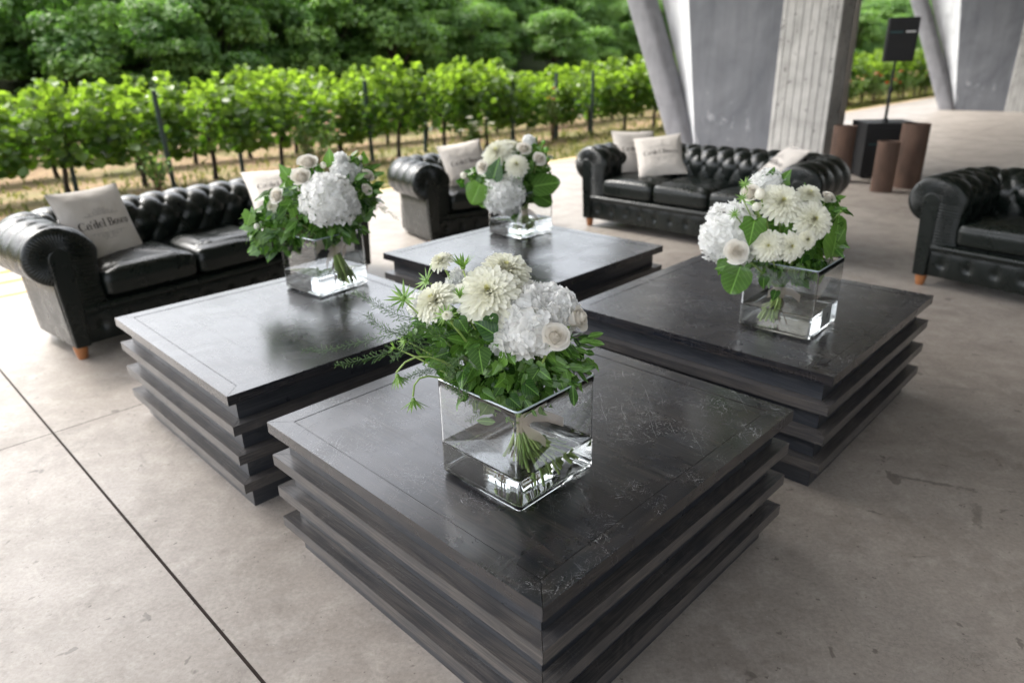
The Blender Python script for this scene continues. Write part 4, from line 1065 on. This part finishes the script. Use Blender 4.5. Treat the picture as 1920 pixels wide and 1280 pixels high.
def bez(a, b, c, n=8): return [a*(1-t)**2+b*2*t*(1-t)+c*t*t for t in [k/n for k in range(n+1)]]
def make_bouquet(idx, base, bind, spec, label, seed):
    R = rng(seed); root = empty('bouquet', base, 0, label, 'bouquet', 'white flower bouquets in glass vases'); B = Vector(base); bind = Vector(bind)
    cen = Vector(spec['centre']); ax = spec['axes']; fl = []
    toc = (Vector((0, 0, CAM_Z))-cen).normalized()
    for kind, p, rad, *rest in spec['flowers']:
        p = Vector(p); d = (p-cen); d = (d.normalized()*.75+toc*.55+Vector((0, 0, .25))).normalized()
        if rest and rest[0] is not None: d = Vector(rest[0]).normalized()
        mb = MB(); c = p-B
        if kind == 'dahlia': dahlia(mb, c-d*rad*.2, d, rad, R); mb.build('dahlia', M['dahlia'], root)
        elif kind == 'hydrangea': hydrangea(mb, c-d*rad*.35, d, rad, R, rest[1] if len(rest) > 1 else (1, 1, .8), int(70+rad*1500)); mb.build('hydrangea', M['hydrangea'], root)
        elif kind == 'rose': rose(mb, c, d, rad, R); mb.build('rose', M['rose_petal'], root)
        elif kind == 'spiky': spiky(mb, c, d, rad, R, fold=rest[1] if len(rest) > 1 else .2); mb.build('spiky_seedhead', M['scab'], root)
        elif kind == 'bud':
            mb.grid([[c+Vector((cos(b)*sin(a_), sin(b)*sin(a_), cos(a_)*1.1))*rad for b in [2*pi*j/12 for j in range(12)]] for a_ in [pi*i/8 for i in range(9)]], smooth=True, closev=True, col=(.5, .5, .47)); mb.build('closed_bud', M['rose_petal'], root)
        elif kind == 'berry':
            mb.grid([[c+Vector((cos(b)*sin(a_), sin(b)*sin(a_), cos(a_)))*rad for b in [2*pi*j/10 for j in range(10)]] for a_ in [pi*i/6 for i in range(7)]], smooth=True, closev=True); mb.build('green_berry', M['ivy'], root)
        fl.append((p, rad, kind, d))
    # stems above the tie
    mb = MB()
    for p, rad, kind, d in fl:
        a = p-d*rad*.25-B; b = bind-B; m = (a+b)*.5+Vector((0, 0, .03))-d*.02
        if kind == 'spiky' and len(spec.get('hang', {})) and tuple(round(x, 3) for x in p) in spec['hang']:
            m = spec['hang'][tuple(round(x, 3) for x in p)]-B
        cc = R.uniform(.3, 1); mb.tube(bez(b, m, a), .0024 if kind == 'spiky' else .0034, 6, col=(cc, cc, cc))
    # stems below the tie, fanning out in the water
    ns = spec.get('nstem', 26); low = spec.get('low', .02)
    for k in range(ns):
        a = 2*pi*k/ns*1.618*3; q = R.uniform(.15, 1); l = R.uniform(.78, 1.0); sp = spec.get('fan', .075); lx, ly = spec.get('lean', (0, 0))
        end = Vector((bind.x-B.x+cos(a)*q*sp+lx*l, bind.y-B.y+sin(a)*q*sp+ly*l, (bind.z-B.z)*(1-l)+low+.0*l)); end.z = max(end.z, .022)
        st = bind-B+Vector((cos(a)*q*.012, sin(a)*q*.012, 0)); md = (st+end)*.5+Vector((cos(a)*q*.004, sin(a)*q*.004, -.01)); up = bind-B+Vector((cos(a+3)*q*.02, sin(a+3)*q*.02, .06))
        cc = R.uniform(.2, 1); rr = R.uniform(.0036, .0056); mb.tube([up, st]+bez(st, md, end, 4)[1:], rr, 7, col=(cc, cc, cc))
    mb.build('stems', M['stem'], root)
    # brown twiggy stems
    mb = MB()
    for k in range(7):
        a = R.uniform(0, 6.28); q = R.uniform(.3, 1)*.06; end = Vector((bind.x-B.x+cos(a)*q, bind.y-B.y+sin(a)*q, .024)); mb.tube([bind-B+Vector((0, 0, .05)), bind-B, end], .0024, 6)
    for tw in spec.get('twigs', []): mb.tube([Vector(t_)-B for t_ in tw], [.003, .0026, .002][:len(tw)], 6)
    mb.build('woody_stems', M['twig'], root)
    # foliage
    mi, mr = MB(), MB()
    def blocked(p, s):
        for fp, rad, kind, d in fl:
            if kind in ('spiky', 'bud', 'berry'): continue
            v = p-fp
            if v.length < rad*.86: return True
            los = (Vector((0, 0, CAM_Z))-p); L = los.length; los /= L; w_ = fp-p; tt = w_.dot(los)
            if tt < 0 and (w_-los*tt).length < rad*.80 and -tt < .22: return True       # would hang in front of the bloom
        return False
    for (c2, a2, ni, nrr, smin, smax) in spec['foliage']:
        c2 = Vector(c2); cnt_ = 0
        for target, mbx in ((ni, mi), (nrr, mr)):
            done = 0; tries = 0
            while done < target and tries < target*6:
                tries += 1; d = Vector((R.gauss(0, 1), R.gauss(0, 1), R.gauss(0, 1))).normalized(); rr = R.choice((R.uniform(.8, 1.04), R.uniform(.8, 1.04), R.uniform(.35, .8)))
                p = c2+Vector((d.x*a2[0], d.y*a2[1], d.z*a2[2]))*rr
                if p.z < TOP+.03 or blocked(p, 0): continue
                s = R.uniform(smin, smax); nn = (Vector((d.x/a2[0], d.y/a2[1], d.z/a2[2])).normalized()*1.0+toc*.35+Vector((R.gauss(0, .45), R.gauss(0, .45), R.gauss(0, .35)+.25))).normalized()
                tip = Vector((R.gauss(0, 1), R.gauss(0, 1), R.gauss(-.6, 1)))+(p-cen).normalized()*.6
                if mbx is mi: leaf(mi, p-B, tip, nn, s, IVY if R.random() < .55 else HEART, R)
                else: leaf(mr, p-B, tip+(p-cen).normalized()*1.5, nn, s*1.15, LANCE, R)
                if rr > .78 and R.random() < .5: 
                    q = p-(p-cen).normalized()*s*.8+Vector((R.gauss(0, .01), R.gauss(0, .01), R.gauss(0, .01))); (mi).tube([q-B, (p+q)*.5-B+Vector((0, 0, .004)), p-B], .0009, 4, cap=False, col=(1, 1, 1))
                done += 1
    for (p, tip, nn, s, shape) in spec.get('leaves', []): leaf(mi if shape in (IVY, HEART, ROUND) else mr, Vector(p)-B, Vector(tip), Vector(nn), s, shape, R, curl=.15)
    mi.build('ivy_foliage', M['ivy'], root)
    if mr.v: mr.build('lance_leaves', M['ruscus'], root)
    for k, pts in enumerate(spec.get('fronds', [])):
        mf = MB(); pp_ = [Vector(p)-B for p in pts]; frond(mf, pp_, R, spec.get('fs', .045), spec.get('fd', 40)); mf.build('fern_frond', M['fern'], root)
    # ribbon
    mb = MB(); b = bind-B; mb.lathe([(.0205, -.018), (.0215, -.010), (.0195, 0), (.0215, .010), (.020, .020)], b, 20)
    for tail in spec['ribbon']:
        pts = [Vector(t_)-B for t_ in tail]; G = []
        for i, p in enumerate(pts):
            wv = Vector((0, .004*sin(i*1.7), 0)); hw_ = spec.get('rw', .017); G.append([p+Vector((0, 0, hw_))+wv, p+wv*.5, p-Vector((0, 0, hw_))-wv])
        mb.grid(G, smooth=True)
    mb.build('ribbon', M['ribbon'], root)
    return root

# --- foreground bouquet
Y = 1.66; hang = {}
def hk(p, m): hang[tuple(round(x, 3) for x in p)] = m; return p
s1, s2_, s3_ = at(745, 705, 1.55), at(775, 750, 1.54), at(757, 560, 1.62)
hk(s1, at(800, 600, 1.6)); hk(s2_, at(770, 640, 1.57)); 
spec = dict(centre=at(935, 650, 1.70), axes=(.2, .14, .13), hang=hang,
    flowers=[('dahlia', at(915, 548, 1.60), .078, (-.05, -.72, .68)), ('dahlia', at(948, 505, 1.72), .070, (.15, -.4, .9)), ('dahlia', at(814, 562, 1.63), .058, (-.45, -.45, .75)),
        ('dahlia', at(826, 488, 1.72), .032, (-.3, -.3, .8)), ('hydrangea', at(985, 600, 1.585), .082, (.05, -.75, .65), (1.0, 1.0, .8)), ('hydrangea', at(1045, 570, 1.66), .066, (.4, -.3, .8), (1, 1, .8)), ('hydrangea', at(1005, 560, 1.68), .060, (.2, -.3, .9)),
        ('rose', at(1040, 632, 1.545), .036, (.25, -.72, .62)), ('rose', at(1080, 598, 1.62), .034, (.8, -.35, .45)), ('rose', at(1068, 575, 1.68), .03, (.6, -.2, .7)),
        ('hydrangea', at(858, 522, 1.72), .022, (-.2, -.6, .7)), ('dahlia', at(838, 590, 1.56), .013, (0, -.6, .8)), ('hydrangea', at(782, 568, 1.68), .025, (-.6, -.5, .6)),
        ('spiky', s3_, .045, (-.3, -.5, .85), .3), ('spiky', at(800, 527, 1.70), .042, (-.7, -.3, .5), .3), ('spiky', at(868, 500, 1.66), .042, (0, -.1, 1), .75), ('spiky', at(836, 592, 1.57), .033, (-.2, -.6, .6), .1),
        ('spiky', at(862, 555, 1.6), .026, (.1, -.4, .9), .9), ('spiky', s1, .036, (.25, -.1, -.95), .9), ('spiky', s2_, .036, (.05, -.2, -.97), .7), ('spiky', at(760, 640, 1.6), .028, (-.8, -.4, .2), .5), ('spiky', at(740, 652, 1.66), .024, (-.9, -.2, .3), .6)],
    foliage=[(at(930, 650, 1.68), (.165, .13, .105), 330, 70, .030, .056), (at(950, 715, 1.665), (.125, .105, .055), 190, 40, .028, .050), (at(835, 620, 1.68), (.10, .09, .07), 90, 20, .022, .042), (at(1055, 670, 1.66), (.06, .07, .065), 30, 40, .03, .048)],
    leaves=[(at(898, 655, 1.535), (.1, .0, -1), (-.1, -.8, .5), .062, HEART), (at(918, 592, 1.55), (.3, 0, -1), (.1, -.9, .3), .042, HEART), (at(925, 625, 1.54), (-.7, -.1, .55), (-.1, -.8, .6), .055, HEART), (at(860, 598, 1.55), (.5, 0, -.9), (0, -.8, .6), .04, HEART),
        (at(1085, 640, 1.56), (1, 0, .1), (0, -.6, .8), .035, LANCE), (at(1098, 640, 1.56), (1, 0, -.15), (0, -.6, .8), .048, LANCE), (at(1102, 632, 1.6), (1, .2, .2), (0, -.6, .8), .042, LANCE), (at(1074, 722, 1.60), (.05, 0, -1), (-.3, -.9, .2), .062, LANCE), (at(1060, 690, 1.6), (.2, 0, -1), (-.3, -.9, .2), .05, LANCE),
        (at(905, 735, 1.55), (.6, -.2, -.3), (0, -.7, .7), .036, HEART), (at(955, 745, 1.54), (.5, -.2, -.4), (0, -.7, .7), .040, HEART), (at(870, 700, 1.56), (-.2, -.2, -.6), (0, -.8, .6), .040, HEART), (at(985, 720, 1.54), (.6, -.1, -.5), (.1, -.7, .7), .045, HEART), (at(930, 790, 1.60), (-1, 0, .1), (0, -.9, .4), .05, LANCE)],
    fronds=[(at(800, 610, 1.68), at(740, 625, 1.70), at(680, 640, 1.72), at(620, 655, 1.73), at(566, 656, 1.74)), (at(790, 600, 1.68), at(745, 590, 1.72), at(715, 575, 1.76), at(690, 560, 1.78), at(665, 548, 1.8)),
        (at(800, 630, 1.66), at(750, 650, 1.66), at(705, 668, 1.66), at(660, 678, 1.66), at(630, 684, 1.66)), (at(800, 640, 1.62), at(770, 632, 1.60), at(735, 622, 1.58), at(705, 610, 1.58), at(690, 590, 1.58)),
        (at(830, 650, 1.60), at(800, 655, 1.58), at(775, 650, 1.56), at(750, 660, 1.56), at(735, 672, 1.56)), (at(850, 690, 1.60), at(855, 720, 1.60), at(875, 745, 1.61), at(900, 770, 1.62), at(880, 790, 1.62)), (at(880, 690, 1.58), at(870, 720, 1.59), at(880, 740, 1.60), at(905, 755, 1.61), at(935, 770, 1.62)),
        (at(860, 670, 1.58), at(830, 690, 1.57), at(805, 695, 1.56), at(780, 700, 1.56), at(750, 715, 1.56)), (at(850, 640, 1.56), at(820, 625, 1.56), at(800, 615, 1.57), at(770, 610, 1.57), at(750, 615, 1.57)),
        (at(870, 665, 1.55), at(850, 680, 1.55), at(840, 700, 1.56), at(845, 720, 1.57), at(860, 735, 1.58))],
    fs=.034, fd=46, nstem=46, fan=.10, lean=(.055, -.01), low=.028,
    ribbon=[[at(978, 788, 1.62), at(1000, 778, 1.60), at(1025, 780, 1.60), at(1055, 790, 1.60)], [at(978, 790, 1.62), at(990, 810, 1.60), at(1010, 818, 1.60), at(1022, 830, 1.60)]], rw=.016)
bq1 = make_bouquet(0, (.008, 1.675, TOP), at(978, 800, 1.655), spec, 'large bouquet of cream dahlias, white hydrangea and roses with trailing fern on the foreground table', 31)

# --- bouquet before the left sofa
Yb = 3.42
spec = dict(centre=at(598, 385, 3.45), axes=(.3, .2, .2),
    flowers=[('hydrangea', at(613, 368, 3.28), .122, (.05, -.8, .55), (1.05, 1, .8)), ('rose', at(578, 308, 3.42), .052), ('rose', at(566, 334, 3.36), .050), ('rose', at(522, 368, 3.36), .042), ('dahlia', at(508, 388, 3.36), .035), ('hydrangea', at(645, 320, 3.44), .058),
        ('hydrangea', at(640, 294, 3.48), .026), ('hydrangea', at(668, 315, 3.5), .036), ('rose', at(688, 330, 3.46), .034), ('rose', at(686, 356, 3.4), .03), ('hydrangea', at(662, 385, 3.34), .04), ('bud', at(656, 299, 3.5), .012), ('bud', at(676, 296, 3.5), .011), ('bud', at(482, 425, 3.36), .016), ('bud', at(606, 310, 3.42), .015)],
    foliage=[(at(590, 390, 3.46), (.24, .17, .17), 210, 60, .045, .085), (at(510, 425, 3.42), (.13, .09, .12), 60, 14, .04, .075), (at(668, 345, 3.48), (.10, .10, .13), 60, 30, .04, .07), (at(630, 425, 3.45), (.13, .10, .06), 50, 10, .04, .07)],
    leaves=[(at(470, 400, 3.36), (-.3, 0, -.6), (0, -.8, .5), .085, IVY), (at(475, 420, 3.36), (-.8, 0, -.2), (0, -.8, .5), .08, IVY), (at(500, 455, 3.36), (-.3, 0, -1), (0, -.8, .4), .075, IVY), (at(540, 330, 3.40), (-.5, 0, .8), (0, -.8, .4), .07, IVY), (at(484, 468, 3.36), (-.8, 0, -.4), (0, -.8, .4), .06, IVY), (at(620, 310, 3.48), (0, 0, 1), (0, -1, .2), .08, HEART)],
    twigs=[[at(530, 428, 3.33), at(555, 440, 3.34), at(590, 444, 3.38)], [at(556, 402, 3.34), at(560, 420, 3.34), at(568, 438, 3.35)]],
    fronds=[(at(670, 390, 3.45), at(690, 385, 3.50), at(712, 388, 3.52), at(730, 398, 3.54), at(746, 410, 3.56)), (at(670, 380, 3.45), at(690, 372, 3.45), at(705, 375, 3.45), at(716, 384, 3.45), at(722, 394, 3.45))],
    fs=.05, fd=26, nstem=24, fan=.06, lean=(.05, -.02),
    ribbon=[[at(625, 470, 3.40), at(612, 458, 3.38), at(600, 460, 3.37), at(592, 475, 3.36)], [at(628, 470, 3.40), at(640, 460, 3.38), at(648, 464, 3.37), at(642, 476, 3.36)], [at(625, 472, 3.40), at(615, 485, 3.38), at(612, 500, 3.37)]], rw=.022)
bq2 = make_bouquet(1, (-.949, 3.471, TOP), at(628, 470, 3.44), spec, 'bouquet with one big white hydrangea and a ribbon bow before the left sofa', 32)

# --- farthest bouquet
spec = dict(centre=at(965, 325, 4.55), axes=(.2, .2, .2),
    flowers=[('hydrangea', at(943, 360, 4.36), .130, (-.1, -.85, .4), (1, 1, .8)), ('dahlia', at(932, 285, 4.46), .100, (-.3, -.6, .7)), ('dahlia', at(954, 275, 4.58), .075), ('dahlia', at(969, 309, 4.34), .072, (0, -.8, .55)), ('rose', at(982, 281, 4.46), .048), ('rose', at(1010, 299, 4.40), .044), ('hydrangea', at(994, 262, 4.58), .04), ('rose', at(906, 314, 4.42), .045),
        ('bud', at(869, 329, 4.4), .02), ('berry', at(1024, 281, 4.45), .018), ('berry', at(1019, 267, 4.45), .013), ('berry', at(1026, 299, 4.42), .013)],
    foliage=[(at(965, 325, 4.56), (.19, .16, .17), 150, 60, .05, .09), (at(1000, 320, 4.56), (.11, .12, .16), 70, 40, .04, .07), (at(905, 340, 4.5), (.12, .1, .09), 40, 10, .04, .07)],
    leaves=[(at(925, 335, 4.32), (.3, 0, 1), (-.4, -.9, .1), .13, HEART), (at(1000, 350, 4.38), (1, -.1, .2), (0, -.7, .7), .17, ROUND), (at(1005, 365, 4.36), (.9, 0, -.5), (0, -.8, .6), .12, ROUND), (at(915, 350, 4.36), (-.35, 0, -1), (-.3, -.9, .3), .14, ROUND), (at(900, 345, 4.36), (-.5, 0, -1), (-.2, -.9, .4), .14, ROUND), (at(960, 385, 4.4), (.2, 0, -1), (0, -1, .2), .11, HEART), (at(885, 320, 4.42), (-1, 0, -.1), (0, -.8, .5), .06, LANCE), (at(880, 340, 4.42), (-.5, 0, -1), (0, -.8, .5), .06, LANCE)],
    nstem=18, fan=.06, ribbon=[[at(985, 395, 4.52), at(975, 405, 4.5), at(968, 420, 4.5)], [at(988, 395, 4.52), at(1000, 402, 4.5), at(1008, 412, 4.5)]], rw=.02)
bq3 = make_bouquet(2, (.075, 4.558, TOP), at(985, 398, 4.55), spec, 'bouquet with a round white hydrangea and broad dark leaves on the farthest table', 33)

# --- right-hand bouquet
spec = dict(centre=at(1470, 440, 2.78), axes=(.2, .2, .2),
    flowers=[('hydrangea', at(1362, 437, 2.68), .112, (-.55, -.7, .35), (1, 1.1, .75)), ('rose', at(1380, 472, 2.60), .048, (-.2, -.8, .3)), ('dahlia', at(1466, 379, 2.66), .082, (-.05, -.75, .6)), ('dahlia', at(1525, 412, 2.62), .078, (.1, -.8, .45)), ('dahlia', at(1441, 461, 2.58), .062, (-.3, -.85, .3)), ('dahlia', at(1483, 462, 2.57), .056, (0, -.9, .3)), ('dahlia', at(1514, 449, 2.56), .038, (.2, -.85, .3)),
        ('dahlia', at(1518, 364, 2.74), .055), ('hydrangea', at(1436, 335, 2.8), .055), ('rose', at(1408, 364, 2.72), .040), ('bud', at(1425, 364, 2.66), .020), ('bud', at(1418, 388, 2.66), .016), ('rose', at(1552, 372, 2.76), .03), ('spiky', at(1578, 396, 2.66), .034, (.6, -.3, .7), .4), ('spiky', at(1397, 345, 2.7), .030), ('spiky', at(1392, 372, 2.66), .028), ('spiky', at(1378, 402, 2.58), .026)],
    foliage=[(at(1475, 440, 2.80), (.20, .16, .18), 200, 70, .035, .065), (at(1480, 495, 2.76), (.14, .11, .07), 110, 30, .03, .055), (at(1545, 430, 2.76), (.06, .10, .14), 40, 20, .04, .06)],
    leaves=[(at(1415, 412, 2.56), (-.1, 0, -1), (-.2, -.9, .3), .105, IVY), (at(1385, 492, 2.60), (-1, 0, -.25), (0, -.8, .5), .09, HEART), (at(1388, 500, 2.58), (-.25, 0, -1), (-.3, -.9, .2), .115, ROUND), (at(1360, 490, 2.62), (-.4, 0, -1), (0, -.8, .5), .06, HEART), (at(1560, 480, 2.66), (.1, 0, 1), (.6, -.8, .2), .16, ROUND), (at(1440, 345, 2.78), (.3, 0, 1), (0, -1, .2), .07, IVY), (at(1462, 345, 2.78), (.6, 0, .8), (0, -1, .2), .07, IVY), (at(1455, 545, 2.62), (-.2, 0, -1), (0, -1, .2), .045, HEART), (at(1432, 520, 2.62), (.1, 0, -1), (0, -1, .3), .05, HEART)],
    nstem=14, fan=.06, lean=(-.02, 0), ribbon=[[at(1465, 545, 2.72), at(1450, 545, 2.70), at(1440, 552, 2.70)], [at(1465, 545, 2.72), at(1485, 548, 2.72), at(1500, 560, 2.72)]], rw=.016)
bq4 = make_bouquet(3, (1.168, 2.765, TOP), at(1462, 548, 2.75), spec, 'round bouquet of several cream dahlias and ivy on the right table', 34)

# ================================================================== SPEAKER, STAND, STEEL COLUMNS
def rbox(mb, w_, d, h, z0, r=.02):
    mb.box((0, 0, z0+h/2), (w_, d, h))
sub = empty('subwoofer', (4.98, 9.55, 0), radians(-8), 'large black subwoofer box under the speaker pole', 'subwoofer')
mb = MB(); mb.box((0, 0, .365), (.62, .60, .67)); mb.build('cabinet', M['black_plastic'], sub, bevel=.02)
mb = MB(); mb.box((0, -.306, .35), (.55, .012, .56)); g = mb.build('grille', M['grille'], sub, bevel=.004)
mb = MB(); mb.box((0, -.3145, .44), (.53, .003, .02)); mb.build('trim_strip', M['teal'], g)
for x in (-.24, .24):
    for y in (-.22, .22):
        mb = MB(); mb.lathe([(.03, 0), (.025, .031)], (x, y, 0), 12); mb.build('rubber_foot', M['black_plastic'], sub)
st = empty('speaker_pole', (4.90, 9.40, .70), 0, 'thin black pole standing on the subwoofer', 'speaker pole')
mb = MB(); mb.lathe([(.035, 0), (.035, .04), (.022, .05)], (0, 0, 0), 16); mb.tube([(0, 0, .03), (0, 0, .40)], .019, 14); mb.tube([(0, 0, .40), (0, 0, .74)], .015, 14); mb.build('tube', M['black_plastic'], st)
mb = MB(); mb.tube([(0, -.045, .40), (0, .02, .40)], .014, 10); mb.lathe([(.026, .37), (.026, .43)], (0, 0, 0), 14); mb.build('clamp_knob', M['black_plastic'], st)
sp = empty('loudspeaker', (4.90, 9.40, 1.43), radians(-16), 'black loudspeaker cabinet on top of the thin pole', 'loudspeaker')
mb = MB(); w0, w1, d0 = .175, .13, .16
vs = [(-w0, -d0, 0), (w0, -d0, 0), (w1, d0, 0), (-w1, d0, 0), (-w0, -d0, .50), (w0, -d0, .50), (w1, d0, .50), (-w1, d0, .50)]
mb.add(vs, [(3, 2, 1, 0), (4, 5, 6, 7), (0, 1, 5, 4), (1, 2, 6, 5), (2, 3, 7, 6), (3, 0, 4, 7)]); mb.build('cabinet', M['black_plastic'], sp, bevel=.018, seg=3)
mb = MB(); mb.box((0, -.166, .245), (.315, .011, .455)); g = mb.build('grille', M['grille'], sp, bevel=.003)
mb = MB(); mb.box((-.075, -.1735, .335), (.15, .003, .022)); mb.build('trim_strip', M['teal'], g)
mb = MB(); mb.box((.085, -.1735, .338), (.105, .003, .020)); mb.build('nameplate', M['white_print'], g)
for (x, y), rr, hh, lb in (((4.46, 8.38), .120, .575, 'smallest rust brown ribbed steel cylinder, in front of the subwoofer'), ((4.88, 8.62), .152, .745, 'tallest rust brown ribbed steel cylinder, right of the subwoofer'), ((4.28, 9.15), .135, .69, 'rust brown ribbed steel cylinder behind the rear sofa arm')):
    o = empty('steel_cylinder', (x, y, 0), R.uniform(0, 1), lb, 'steel cylinder', 'brown steel cylinders'); n = 150; mb = MB(); P = []
    for z in (0, hh):
        P.append([((rr-(.004 if k % 3 == 0 else 0))*cos(2*pi*k/n), (rr-(.004 if k % 3 == 0 else 0))*sin(2*pi*k/n), z) for k in range(n)])
    mb.grid(P, smooth=False, closev=True, flip=True); mb.build('ribbed_shell', M['corten'], o)
    mb = MB(); mb.lathe([(rr-.010, hh-.03), (rr-.010, hh-.012), (0.0001, hh-.012)], (0, 0, 0), 48); mb.lathe([(rr-.008, hh-.02), (rr-.008, hh+.004), (rr+.003, hh+.004), (rr+.003, hh-.012)], (0, 0, 0), 60, smooth=False); mb.build('lid', M['corten'], o)
